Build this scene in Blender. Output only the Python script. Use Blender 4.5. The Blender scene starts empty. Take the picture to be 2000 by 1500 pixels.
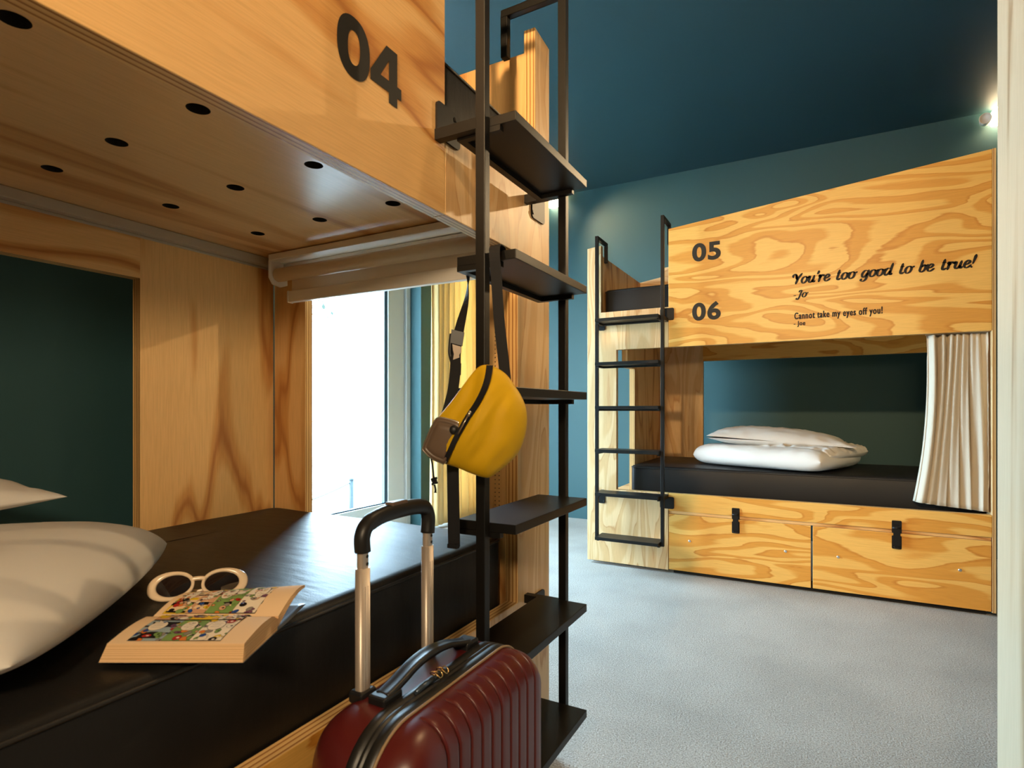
import bpy, bmesh, math, random
from mathutils import Vector, Matrix, noise
random.seed(7)
S = bpy.context.scene
COL = S.collection
PI = math.pi

# ------------------------------------------------------------------ camera, world, lights, exposure
cam_d = bpy.data.cameras.new('camera')
cam_d.sensor_width = 36.0
cam_d.lens = 1106 / 2000 * 36
cam_d.shift_y = 0.025
cam_d.clip_start = 0.01
cam_d.dof.use_dof = True
cam_d.dof.focus_distance = 2.6
cam_d.dof.aperture_fstop = 9.0
cam = bpy.data.objects.new('camera', cam_d)
COL.objects.link(cam)
cam.location = (0, 0, 1)
cam.rotation_euler = (PI / 2, 0, math.atan2(0.475, 0.880))
S.camera = cam

W = bpy.data.worlds.new('daylight')
S.world = W
W.use_nodes = True
bg = W.node_tree.nodes['Background']
bg.inputs['Color'].default_value = (0.56, 0.80, 1.0, 1)
bg.inputs['Strength'].default_value = 52.0

def light(name, kind, loc, energy, color, aim=None, **kw):
    d = bpy.data.lights.new(name, kind)
    d.energy = energy
    d.color = color
    for k, v in kw.items():
        setattr(d, k, v)
    o = bpy.data.objects.new(name, d)
    COL.objects.link(o)
    o.location = loc
    if aim is not None:
        o.rotation_euler = (Vector(aim) - Vector(loc)).to_track_quat('-Z', 'Y').to_euler()
    return o

WARM = (1.0, 0.66, 0.33)
# daylight portals in the two windows
def portal(name, loc, aim, sx, sy):
    o = light(name, 'AREA', loc, 1.0, (1, 1, 1), aim, shape='RECTANGLE', size=sx, size_y=sy)
    o.data.cycles.is_portal = True
    return o
portal('daylight_portal', (-3.13, 2.80, 1.3), (0, 2.80, 1.3), 1.9, 2.3)
portal('daylight_portal', (-3.13, 4.32, 1.4), (0, 4.32, 1.4), 0.5, 2.4)
# ceiling spots of the room, plus added warm fill lights
light('spot_beam', 'SPOT', (0.96, 4.70, 2.90), 205, (1.0, 0.71, 0.39), (-0.69, 0.85, 1.55), spot_size=0.72, spot_blend=0.5, shadow_soft_size=0.035)
light('spot_beam', 'SPOT', (-0.35, -1.6, 2.88), 640, WARM, (0.1, 3.5, 1.45), spot_size=0.85, spot_blend=0.8, shadow_soft_size=0.06)
light('spot_beam', 'SPOT', (-1.70, 0.35, 2.9), 70, WARM, (-1.72, 0.85, 0.9), spot_size=1.2, spot_blend=0.7, shadow_soft_size=0.03)
light('warm_fill', 'POINT', (0.12, -0.80, 1.56), 84, (1.0, 0.76, 0.48), shadow_soft_size=0.09)  # made-up warm fill behind the camera, lifts the near bunk's interior

light('spot_beam', 'SPOT', (-2.00, 4.42, 2.93), 60, WARM, (-0.9, 4.87, 2.0), spot_size=1.7, spot_blend=0.9, shadow_soft_size=0.03)
light('spot_beam', 'SPOT', (-0.05, 1.5, 2.95), 85, WARM, (0.15, 1.75, 0.0), spot_size=1.5, spot_blend=0.9, shadow_soft_size=0.08)  # added fill from above, warms the aisle floor; no fixture modelled

S.view_settings.view_transform = 'Standard'
S.view_settings.look = 'None'
S.view_settings.exposure = 0.0
S.view_settings.gamma = 1.0
S.view_settings.use_curve_mapping = False
S.cycles.max_bounces = 10
S.cycles.diffuse_bounces = 6
S.cycles.glossy_bounces = 4
S.cycles.transparent_max_bounces = 12
S.cycles.use_denoising = True
S.cycles.sample_clamp_indirect = 12.0

# ------------------------------------------------------------------ materials
def srgb(r, g, b):
    f = lambda c: (c / 255) / 12.92 if c <= 10.3 else ((c / 255 + 0.055) / 1.055) ** 2.4
    return (f(r), f(g), f(b), 1)

def mat(name, color=(0.8, 0.8, 0.8, 1), rough=0.5, metal=0.0, spec=0.5, **kw):
    m = bpy.data.materials.new(name)
    m.use_nodes = True
    b = m.node_tree.nodes['Principled BSDF']
    b.inputs['Base Color'].default_value = color
    b.inputs['Roughness'].default_value = rough
    b.inputs['Metallic'].default_value = metal
    b.inputs['Specular IOR Level'].default_value = spec
    for k, v in kw.items():
        b.inputs[k].default_value = v
    return m

class NT:
    def __init__(s, m):
        s.t = m.node_tree
        s.b = s.t.nodes['Principled BSDF']
    def n(s, typ, **kw):
        x = s.t.nodes.new(typ)
        for k, v in kw.items():
            if k.startswith('i_'):
                x.inputs[k[2:]].default_value = v
            else:
                setattr(x, k, v)
        return x
    def l(s, a, b):
        s.t.links.new(a, b)
    def math(s, op, a, b=None, c=None):
        x = s.n('ShaderNodeMath', operation=op)
        for i, v in enumerate((a, b, c)):
            if v is None:
                continue
            if hasattr(v, 'is_linked') or hasattr(v, 'links'):
                s.l(v, x.inputs[i])
            else:
                x.inputs[i].default_value = v
        return x.outputs[0]
    def ramp(s, fac, stops, interp='LINEAR'):
        r = s.n('ShaderNodeValToRGB')
        r.color_ramp.interpolation = interp
        e = r.color_ramp.elements
        while len(e) < len(stops):
            e.new(0.5)
        for el, (p, c) in zip(e, stops):
            el.position = p
            el.color = c
        s.l(fac, r.inputs[0])
        return r.outputs[0]
    def mix(s, fac, a, b, mode='MIX'):
        x = s.n('ShaderNodeMix', data_type='RGBA', blend_type=mode)
        for i, v in ((0, fac), (6, a), (7, b)):
            if hasattr(v, 'links'):
                s.l(v, x.inputs[i])
            else:
                x.inputs[i].default_value = v
        return x.outputs[2]
    def bump(s, h, strength=0.2, dist=0.01):
        x = s.n('ShaderNodeBump')
        x.inputs['Strength'].default_value = strength
        x.inputs['Distance'].default_value = dist
        s.l(h, x.inputs['Height'])
        s.l(x.outputs[0], s.b.inputs['Normal'])

def seeded_uv(t, su, sv):
    uv = t.n('ShaderNodeTexCoord').outputs['UV']
    mp = t.n('ShaderNodeMapping')
    mp.inputs['Scale'].default_value = (su, sv, 1)
    t.l(uv, mp.inputs['Vector'])
    at = t.n('ShaderNodeAttribute', attribute_type='OBJECT', attribute_name='seed')
    cb = t.n('ShaderNodeCombineXYZ')
    t.l(t.math('MULTIPLY', at.outputs['Fac'], 3.7), cb.inputs[0])
    t.l(t.math('MULTIPLY', at.outputs['Fac'], 1.9), cb.inputs[1])
    t.l(t.math('MULTIPLY', at.outputs['Fac'], 5.3), cb.inputs[2])
    ad = t.n('ShaderNodeVectorMath', operation='ADD')
    t.l(mp.outputs[0], ad.inputs[0])
    t.l(cb.outputs[0], ad.inputs[1])
    return ad.outputs[0]

def plywood(name, light_c, mid_c, dark_c, bands=6.0, su=1.1, sv=5.2, rough=0.42, soft=False):
    m = mat(name, rough=rough, spec=0.4)
    t = NT(m)
    v = seeded_uv(t, su, sv)
    nz = t.n('ShaderNodeTexNoise', i_Scale=1.0, i_Detail=2.2, i_Roughness=0.42, i_Distortion=0.5)
    t.l(v, nz.inputs['Vector'])
    v2 = seeded_uv(t, 5.0, 60.0)
    n2 = t.n('ShaderNodeTexNoise', i_Scale=1.0, i_Detail=3.0, i_Roughness=0.6)
    t.l(v2, n2.inputs['Vector'])
    a = t.math('MULTIPLY', nz.outputs['Fac'], bands * 2.0)
    a = t.math('ADD', a, t.math('MULTIPLY', n2.outputs['Fac'], 0.22))
    fr = t.math('FRACT', a)
    if soft:
        fr = t.math('PINGPONG', a, 1.0)
        colr = t.ramp(fr, [(0.0, light_c), (0.5, light_c), (0.8, mid_c), (1.0, dark_c)], 'EASE')
    else:
        colr = t.ramp(fr, [(0.0, light_c), (0.42, light_c), (0.56, mid_c), (0.86, mid_c), (0.95, dark_c), (1.0, light_c)])
    v3 = seeded_uv(t, 0.7, 1.6)
    n3 = t.n('ShaderNodeTexNoise', i_Scale=1.0, i_Detail=1.0)
    t.l(v3, n3.inputs['Vector'])
    colr = t.mix(t.math('MULTIPLY', n3.outputs['Fac'], 0.45), colr, mid_c)
    v4 = seeded_uv(t, 12.0, 330.0)
    n4 = t.n('ShaderNodeTexNoise', i_Scale=1.0, i_Detail=2.0, i_Roughness=0.6)
    t.l(v4, n4.inputs['Vector'])
    fib = t.ramp(n4.outputs['Fac'], [(0.3, (0.86, 0.84, 0.8, 1)), (0.62, (1, 1, 1, 1))])
    colr = t.mix(0.8, colr, fib, 'MULTIPLY')
    t.l(colr, t.b.inputs['Base Color'])
    t.bump(n4.outputs['Fac'], 0.06, 0.002)
    return m

PLY = plywood('plywood_rotary_pine', srgb(236, 188, 102), srgb(214, 150, 62), srgb(194, 124, 42), bands=4.6, su=1.0, sv=4.6)
PLYV = plywood('plywood_pale_pine', srgb(228, 194, 146), srgb(214, 172, 120), srgb(196, 144, 92), bands=5.0, su=0.9, sv=5.5)
PLYS = plywood('plywood_soft_pine', srgb(224, 184, 130), srgb(204, 158, 102), srgb(178, 124, 74), bands=3.4, su=0.45, sv=6.5, rough=0.33, soft=True)
PLYB = plywood('plywood_warm_pine', srgb(238, 196, 134), srgb(212, 156, 90), srgb(172, 108, 52), bands=4.8, su=0.9, sv=4.4, rough=0.42, soft=True)
PLYW = plywood('plywood_whitened_pine', srgb(188, 172, 145), srgb(178, 158, 128), srgb(142, 114, 82), bands=4.0, su=0.5, sv=7.0, soft=True)

def ply_edge():
    m = mat('plywood_edge_plies', rough=0.55, spec=0.3)
    t = NT(m)
    v = seeded_uv(t, 3.0, 1.0)
    uv = t.n('ShaderNodeTexCoord').outputs['UV']
    sp = t.n('ShaderNodeSeparateXYZ')
    t.l(uv, sp.inputs[0])
    nz = t.n('ShaderNodeTexNoise', i_Scale=4.0, i_Detail=2.0)
    t.l(v, nz.inputs['Vector'])
    y = t.math('ADD', t.math('MULTIPLY', sp.outputs[1], 95.0), t.math('MULTIPLY', nz.outputs['Fac'], 0.25))
    fr = t.math('FRACT', y)
    c = t.ramp(fr, [(0.0, srgb(222, 184, 124)), (0.42, srgb(214, 172, 110)), (0.5, srgb(150, 98, 48)), (0.72, srgb(172, 118, 62)), (0.8, srgb(222, 184, 124))])
    t.l(c, t.b.inputs['Base Color'])
    return m
EDGE = ply_edge()

def wall_paint(name, c, bumpy=0.05):
    m = mat(name, c, 0.60, spec=0.4)
    t = NT(m)
    g = t.n('ShaderNodeNewGeometry').outputs['Position']
    n = t.n('ShaderNodeTexNoise', i_Scale=60.0, i_Detail=3.0)
    t.l(g, n.inputs['Vector'])
    n2 = t.n('ShaderNodeTexNoise', i_Scale=1.3, i_Detail=2.0)
    t.l(g, n2.inputs['Vector'])
    t.l(t.mix(t.math('MULTIPLY', n2.outputs['Fac'], 0.25), c, (c[0] * 0.7, c[1] * 0.75, c[2] * 0.75, 1)), t.b.inputs['Base Color'])
    t.bump(n.outputs['Fac'], bumpy, 0.004)
    return m
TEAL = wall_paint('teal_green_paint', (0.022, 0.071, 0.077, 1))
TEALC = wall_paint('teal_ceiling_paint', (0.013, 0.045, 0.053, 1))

def carpet_mat():
    m = mat('grey_carpet', srgb(176, 172, 164), 0.95, spec=0.1)
    t = NT(m)
    g = t.n('ShaderNodeNewGeometry').outputs['Position']
    n = t.n('ShaderNodeTexNoise', i_Scale=190.0, i_Detail=3.0, i_Roughness=0.7)
    t.l(g, n.inputs['Vector'])
    n2 = t.n('ShaderNodeTexNoise', i_Scale=2.4, i_Detail=3.0)
    t.l(g, n2.inputs['Vector'])
    c = t.ramp(n.outputs['Fac'], [(0.3, srgb(128, 124, 118)), (0.5, srgb(172, 168, 160)), (0.72, srgb(206, 202, 196))])
    c2 = t.ramp(n2.outputs['Fac'], [(0.3, (0.84, 0.84, 0.84, 1)), (0.6, (1, 1, 1, 1))])
    t.l(t.mix(1.0, c, c2, 'MULTIPLY'), t.b.inputs['Base Color'])
    t.bump(n.outputs['Fac'], 0.8, 0.006)
    return m
CARPET = carpet_mat()

def leather(name, c, rough):
    m = mat(name, c, rough, spec=0.34)
    t = NT(m)
    g = t.n('ShaderNodeNewGeometry').outputs['Position']
    n = t.n('ShaderNodeTexVoronoi', i_Scale=420.0)
    t.l(g, n.inputs['Vector'])
    n2 = t.n('ShaderNodeTexNoise', i_Scale=9.0, i_Detail=4.0)
    mp = t.n('ShaderNodeMapping')
    mp.inputs['Scale'].default_value = (1.0, 4.0, 1.0)
    t.l(g, mp.inputs['Vector'])
    t.l(mp.outputs[0], n2.inputs['Vector'])
    h = t.math('ADD', t.math('MULTIPLY', n.outputs['Distance'], 0.1), t.math('MULTIPLY', n2.outputs['Fac'], 1.0))
    t.bump(h, 0.22, 0.006)
    return m
LEATHER = leather('black_leatherette', (0.0085, 0.0078, 0.0074, 1), 0.49)
PIPING = mat('black_piping', (0.015, 0.014, 0.013, 1), 0.45)

def steel():
    m = mat('black_powder_coated_steel', (0.0065, 0.0058, 0.0052, 1), 0.42, spec=0.26)
    t = NT(m)
    g = t.n('ShaderNodeNewGeometry').outputs['Position']
    n = t.n('ShaderNodeTexNoise', i_Scale=900.0, i_Detail=2.0)
    t.l(g, n.inputs['Vector'])
    t.bump(n.outputs['Fac'], 0.12, 0.001)
    return m
STEEL = steel()
SCREW = mat('bright_screw', (0.75, 0.72, 0.68, 1), 0.3, 1.0)
DARK = mat('black_hole', (0.01, 0.008, 0.006, 1), 0.9)  # near-black; on the vent-hole walls it stands in for shade
PRINT = mat('dark_grey_print', (0.022, 0.020, 0.017, 1), 0.6, spec=0.3)
PRINTK = mat('black_print', (0.008, 0.007, 0.006, 1), 0.6, spec=0.3)

def cloth(name, c, transl=0.0, scale=900.0, bump=0.1, rough=0.9):
    m = mat(name, c, rough, spec=0.15)
    t = NT(m)
    g = t.n('ShaderNodeNewGeometry').outputs['Position']
    n = t.n('ShaderNodeTexNoise', i_Scale=scale, i_Detail=2.0)
    t.l(g, n.inputs['Vector'])
    t.bump(n.outputs['Fac'], bump, 0.001)
    if transl > 0:
        tr = t.n('ShaderNodeBsdfTranslucent')
        tr.inputs['Color'].default_value = c
        mx = t.n('ShaderNodeMixShader')
        mx.inputs[0].default_value = transl
        out = [x for x in t.t.nodes if x.type == 'OUTPUT_MATERIAL'][0]
        t.l(t.b.outputs[0], mx.inputs[1])
        t.l(tr.outputs[0], mx.inputs[2])
        t.l(mx.outputs[0], out.inputs['Surface'])
    return m
LINEN = cloth('white_cotton', srgb(214, 210, 204))
CURT = cloth('cream_curtain_cloth', srgb(208, 198, 180), 0.12)
CURTY = cloth('yellow_cream_curtain', srgb(236, 208, 150), 0.35)
BLINDC = cloth('beige_blind_cloth', srgb(234, 220, 200), 0.1, 1500.0, 0.05, 0.7)
WHITEP = mat('white_painted_metal', srgb(240, 234, 226), 0.4)
FRAMEM = mat('pale_window_frame', srgb(206, 206, 202), 0.45)
GASKET = mat('dark_window_gasket', srgb(40, 66, 84), 0.5)

def glass_mat():
    m = mat('window_glass')
    t = NT(m)
    tr = t.n('ShaderNodeBsdfTransparent')
    tr.inputs['Color'].default_value = (0.97, 0.985, 0.98, 1)
    gl = t.n('ShaderNodeBsdfGlossy')
    gl.inputs['Roughness'].default_value = 0.02
    mx = t.n('ShaderNodeMixShader')
    out = [x for x in t.t.nodes if x.type == 'OUTPUT_MATERIAL'][0]
    mx.inputs[0].default_value = 0.05
    t.l(tr.outputs[0], mx.inputs[1])
    t.l(gl.outputs[0], mx.inputs[2])
    t.l(mx.outputs[0], out.inputs['Surface'])
    return m
GLASS = glass_mat()

def emis(name, c, s):
    m = mat(name, c)
    b = m.node_tree.nodes['Principled BSDF']
    b.inputs['Emission Color'].default_value = c
    b.inputs['Emission Strength'].default_value = s
    return m
GLOW = emis('lamp_diffuser', (1.0, 0.78, 0.48, 1), 34.0)

YELLOW = cloth('mustard_nylon', srgb(206, 164, 24), 0.0, 1400.0, 0.15, 0.55)
TAUPE = mat('taupe_coated_pocket', srgb(100, 82, 68), 0.35, spec=0.5)
WEB = cloth('black_webbing', (0.012, 0.012, 0.014, 1), 0.0, 1200.0, 0.2, 0.7)
BUCK = mat('black_plastic', (0.010, 0.010, 0.011, 1), 0.42, spec=0.4)
TAN = mat('taupe_plastic', srgb(150, 128, 104), 0.4)
ZIPM = mat('zip_metal', (0.55, 0.5, 0.42, 1), 0.3, 1.0)

MAROON = mat('maroon_shell', (0.092, 0.010, 0.010, 1), 0.33, spec=0.5)
RUBBER = mat('black_gusset', (0.013, 0.013, 0.013, 1), 0.42)
PIPEL = mat('pale_piping', srgb(150, 126, 96), 0.5)
ALU = mat('champagne_aluminium', srgb(190, 178, 166), 0.42, 0.6)
GOLD = mat('gold_ring', srgb(214, 176, 120), 0.25, 1.0)
CREAMP = mat('cream_acetate', srgb(240, 214, 180), 0.18, spec=0.6)
LENS = mat('dark_brown_lens', (0.016, 0.010, 0.009, 1), 0.04, spec=0.8)
PAPER = cloth('pulp_paper', srgb(232, 200, 160), 0.0, 300.0, 0.05)

def pages_mat():
    m = mat('page_edges', srgb(226, 186, 138), 0.9, spec=0.1)
    t = NT(m)
    uv = t.n('ShaderNodeTexCoord').outputs['UV']
    sp = t.n('ShaderNodeSeparateXYZ')
    t.l(uv, sp.inputs[0])
    n = t.n('ShaderNodeTexNoise', noise_dimensions='1D', i_Scale=900.0, i_Detail=2.0)
    t.l(sp.outputs[1], n.inputs['W'])
    t.l(t.ramp(n.outputs['Fac'], [(0.3, srgb(196, 152, 104)), (0.6, srgb(232, 194, 148))]), t.b.inputs['Base Color'])
    return m
PAGES = pages_mat()

# ------------------------------------------------------------------ mesh helpers
class MB:
    """collects verts / faces (world coordinates) with uv and material slot"""
    def __init__(s):
        s.v, s.f, s.uv, s.mi, s.sm = [], [], [], [], []
    def face(s, pts, uvs=None, mi=0, smooth=False):
        i = len(s.v)
        s.v += [tuple(p) for p in pts]
        s.f.append(list(range(i, i + len(pts))))
        s.uv.append(uvs or [(0, 0)] * len(pts))
        s.mi.append(mi)
        s.sm.append(smooth)
    def grid(s, rows, mi=0, smooth=True, close_u=False, close_v=False, us=1.0, vs=1.0):
        n, m = len(rows), len(rows[0])
        base = len(s.v)
        for r in rows:
            s.v += [tuple(p) for p in r]
        for i in range(n if close_u else n - 1):
            for j in range(m if close_v else m - 1):
                i2, j2 = (i + 1) % n, (j + 1) % m
                s.f.append([base + i * m + j, base + i2 * m + j, base + i2 * m + j2, base + i * m + j2])
                u0, u1 = i / max(n - 1, 1) * us, (i + 1) / max(n - 1, 1) * us
                w0, w1 = j / max(m - 1, 1) * vs, (j + 1) / max(m - 1, 1) * vs
                s.uv.append([(u0, w0), (u1, w0), (u1, w1), (u0, w1)])
                s.mi.append(mi)
                s.sm.append(smooth)
    def box(s, a, b, mi=0, mis=None):
        x0, y0, z0 = [min(a[i], b[i]) for i in range(3)]
        x1, y1, z1 = [max(a[i], b[i]) for i in range(3)]
        P = lambda x, y, z: (x, y, z)
        F = [([P(x0, y0, z0), P(x0, y1, z0), P(x1, y1, z0), P(x1, y0, z0)], 2),
             ([P(x0, y0, z1), P(x1, y0, z1), P(x1, y1, z1), P(x0, y1, z1)], 2),
             ([P(x0, y0, z0), P(x1, y0, z0), P(x1, y0, z1), P(x0, y0, z1)], 1),
             ([P(x0, y1, z0), P(x0, y1, z1), P(x1, y1, z1), P(x1, y1, z0)], 1),
             ([P(x0, y0, z0), P(x0, y0, z1), P(x0, y1, z1), P(x0, y1, z0)], 0),
             ([P(x1, y0, z0), P(x1, y1, z0), P(x1, y1, z1), P(x1, y0, z1)], 0)]
        for k, (pts, ax) in enumerate(F):
            ids = [i for i in range(3) if i != ax]
            s.face(pts, [(p[ids[0]], p[ids[1]]) for p in pts], mis[k] if mis else mi)
    def tube(s, pts, r, seg=10, mi=0, caps=True, closed=False, sq=None):
        """sweep a circle (or rectangle sq=(w,h)) along points"""
        P = [Vector(p) for p in pts]
        n = len(P)
        rad = r if isinstance(r, (list, tuple)) else [r] * n
        up = None
        rows = []
        for i in range(n):
            if closed:
                t = (P[(i + 1) % n] - P[i - 1]).normalized()
            else:
                t = (P[min(i + 1, n - 1)] - P[max(i - 1, 0)]).normalized()
            if up is None:
                up = Vector((0, 0, 1)) if abs(t.z) < 0.9 else Vector((0, 1, 0))
            up = (up - t * up.dot(t)).normalized()
            sd = t.cross(up)
            if sq:
                w, h = sq
                rows.append([P[i] + sd * a * w / 2 + up * b * h / 2 for a, b in ((-1, -1), (1, -1), (1, 1), (-1, 1))])
            else:
                rows.append([P[i] + (sd * math.cos(k * 2 * PI / seg) + up * math.sin(k * 2 * PI / seg)) * rad[i] for k in range(seg)])
        s.grid(rows, mi, smooth=not sq, close_v=True, close_u=closed)
        if caps and not closed:
            s.face(list(reversed(rows[0])), mi=mi)
            s.face(rows[-1], mi=mi)
    def ribbon(s, pts, nrm, w, th=0.0015, mi=0):
        """flat strap along points; nrm = list of face normals (or one)"""
        P = [Vector(p) for p in pts]
        n = len(P)
        rows = []
        for i in range(n):
            t = (P[min(i + 1, n - 1)] - P[max(i - 1, 0)]).normalized()
            N = Vector(nrm[i] if isinstance(nrm, list) else nrm)
            N = (N - t * N.dot(t)).normalized()
            sd = t.cross(N)
            ww = w[i] if isinstance(w, list) else w
            rows.append([P[i] + sd * a * ww / 2 + N * b * th / 2 for a, b in ((-1, -1), (1, -1), (1, 1), (-1, 1))])
        s.grid(rows, mi, smooth=False, close_v=True)
        s.face(list(reversed(rows[0])), mi=mi)
        s.face(rows[-1], mi=mi)

def empty(name, loc):
    o = bpy.data.objects.new(name, None)
    o.empty_display_size = 0.1
    COL.objects.link(o)
    o.location = loc
    return o

def world_loc(o):
    v = Vector(o.location)
    while o.parent:
        o = o.parent
        v += Vector(o.location)
    return v

SEED = [0]
def build(name, mb, mats, parent=None, origin=None, bevel=0.0, subsurf=0, label=None, recalc=True, seed=None, weld=True):
    me = bpy.data.meshes.new(name)
    off = world_loc(parent) if parent else Vector(origin if origin else (0, 0, 0))
    if not parent and origin is None and mb.v:
        xs, ys, zs = zip(*mb.v)
        off = Vector(((min(xs) + max(xs)) / 2, (min(ys) + max(ys)) / 2, min(zs)))
    loc = Vector((0, 0, 0)) if parent else off
    if parent and mb.v:
        xs, ys, zs = zip(*mb.v)
        c = Vector(((min(xs) + max(xs)) / 2, (min(ys) + max(ys)) / 2, (min(zs) + max(zs)) / 2))
        loc = c - off
        off = c
    me.from_pydata([tuple(Vector(v) - off) for v in mb.v], [], mb.f)
    ul = me.uv_layers.new(name='UVMap')
    k = 0
    for p, uvs in zip(me.polygons, mb.uv):
        for u in uvs:
            ul.data[k].uv = u
            k += 1
    for p, mi, sm in zip(me.polygons, mb.mi, mb.sm):
        p.material_index = mi
        p.use_smooth = sm
    for m in (mats if isinstance(mats, (list, tuple)) else [mats]):
        me.materials.append(m)
    b = bmesh.new()
    b.from_mesh(me)
    if weld:
        bmesh.ops.remove_doubles(b, verts=b.verts, dist=0.00005)
    if recalc:
        bmesh.ops.recalc_face_normals(b, faces=b.faces)
    b.to_mesh(me)
    b.free()
    o = bpy.data.objects.new(name, me)
    COL.objects.link(o)
    o.location = loc
    if parent:
        o.parent = parent
    if bevel > 0:
        md = o.modifiers.new('bevel', 'BEVEL')
        md.width = bevel
        md.segments = 2
        md.limit_method = 'ANGLE'
        md.angle_limit = math.radians(40)
    if subsurf:
        md = o.modifiers.new('subdivision', 'SUBSURF')
        md.levels = subsurf
        md.render_levels = subsurf
    SEED[0] += 1
    o['seed'] = float(seed if seed is not None else SEED[0] * 0.73)
    if label:
        o['label'] = label
    return o

def tag(o, label, cat, group=None):
    o['label'] = label
    o['category'] = cat
    if group:
        o['group'] = group
    return o

def struct(o):
    o['kind'] = 'structure'
    return o

def plate(poly, ax, t0, t1, holes=(), grain=0):
    """board: 2-D outline poly [(a,b)], thickness axis ax (callable mapping (a,b,t)->xyz); face uv grain along a (0) or b (1)"""
    mb = MB()
    bm = bmesh.new()
    loops = [poly] + list(holes)
    edges = []
    for lp in loops:
        vs = [bm.verts.new((p[0], p[1], 0)) for p in lp]
        for i in range(len(vs)):
            edges.append(bm.edges.new((vs[i], vs[(i + 1) % len(vs)])))
    if holes:
        bmesh.ops.triangle_fill(bm, use_beauty=True, edges=edges)
    else:
        bm.faces.new([e.verts[0] for e in edges])
    for f in bm.faces:
        pts = [(v.co.x, v.co.y) for v in f.verts]
        uvs = [(p[grain], p[1 - grain]) for p in pts]
        mb.face([ax(p[0], p[1], t0) for p in pts], uvs, 0)
        mb.face([ax(p[0], p[1], t1) for p in reversed(pts)], list(reversed(uvs)), 0)
    bm.free()
    for lp in loops:
        acc = 0
        for i in range(len(lp)):
            p, q = lp[i], lp[(i + 1) % len(lp)]
            d = math.hypot(q[0] - p[0], q[1] - p[1])
            T = abs(t1 - t0)
            mb.face([ax(p[0], p[1], t0), ax(q[0], q[1], t0), ax(q[0], q[1], t1), ax(p[0], p[1], t1)],
                    [(acc, 0), (acc + d, 0), (acc + d, T), (acc, T)], 1)
            acc += d
    return mb

def cr(pts, n=8, closed=False):
    """Catmull-Rom through points"""
    P = [Vector(p) for p in pts]
    m = len(P)
    out = []
    rng = range(m) if closed else range(m - 1)
    for i in rng:
        p0 = P[i - 1] if (closed or i > 0) else P[0]
        p1, p2 = P[i], P[(i + 1) % m]
        p3 = P[(i + 2) % m] if (closed or i + 2 < m) else P[-1]
        for k in range(n):
            t = k / n
            out.append(0.5 * ((2 * p1) + (p2 - p0) * t + (2 * p0 - 5 * p1 + 4 * p2 - p3) * t * t + (3 * p1 - p0 - 3 * p2 + p3) * t ** 3))
    if not closed:
        out.append(P[-1].copy())
    return out

def rrect(a0, b0, a1, b1, r, seg=5):
    out = []
    for cx, cy, s in ((a1 - r, b1 - r, 0), (a0 + r, b1 - r, 1), (a0 + r, b0 + r, 2), (a1 - r, b0 + r, 3)):
        for k in range(seg + 1):
            a = (s + k / seg) * PI / 2
            out.append((cx + r * math.cos(a), cy + r * math.sin(a)))
    return out

# ------------------------------------------------------------------ the room
XL, XJ, YB, YF, XR, ZC = -2.95, -1.80, 4.87, -2.30, 2.60, 3.0
mb = MB(); mb.box((-3.3, YF - 0.2, -0.1), (XR + 0.2, YB + 0.2, 0.0)); struct(build('floor', mb, CARPET))
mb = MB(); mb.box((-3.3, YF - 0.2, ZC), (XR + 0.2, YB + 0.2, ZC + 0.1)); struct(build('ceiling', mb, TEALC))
mb = MB(); mb.box((-3.3, YB, 0), (XR + 0.2, YB + 0.15, ZC)); struct(build('wall_back', mb, TEAL))
mb = MB(); mb.box((XR, YF, 0), (XR + 0.15, YB, ZC)); struct(build('wall_right', mb, TEAL))
# left wall: a deep pier behind the near bunk, then two window recesses
W1 = (1.80, 3.845, 0.0, 2.45)
W2 = (4.05, 4.62, 0.0, 2.60)
mb = MB()
mb.box((XJ, YF, 0), (-3.2, 1.55, ZC))
mb.box((XL, 1.55, 0), (-3.2, W1[0], ZC))
mb.box((XL, W1[0], W1[3]), (-3.2, W1[1], ZC))
mb.box((XL, W1[1], 0), (-3.2, W2[0], ZC))
mb.box((XL, W2[0], W2[3]), (-3.2, W2[1], ZC))
mb.box((XL, W2[1], 0), (-3.2, YB, ZC))
struct(build('wall_left', mb, TEAL, weld=False))
# front wall behind the camera
mb = MB()
mb.box((XJ, YF, 0), (XR, YF - 0.15, ZC))
struct(build('wall_front', mb, TEAL, weld=False))

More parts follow.
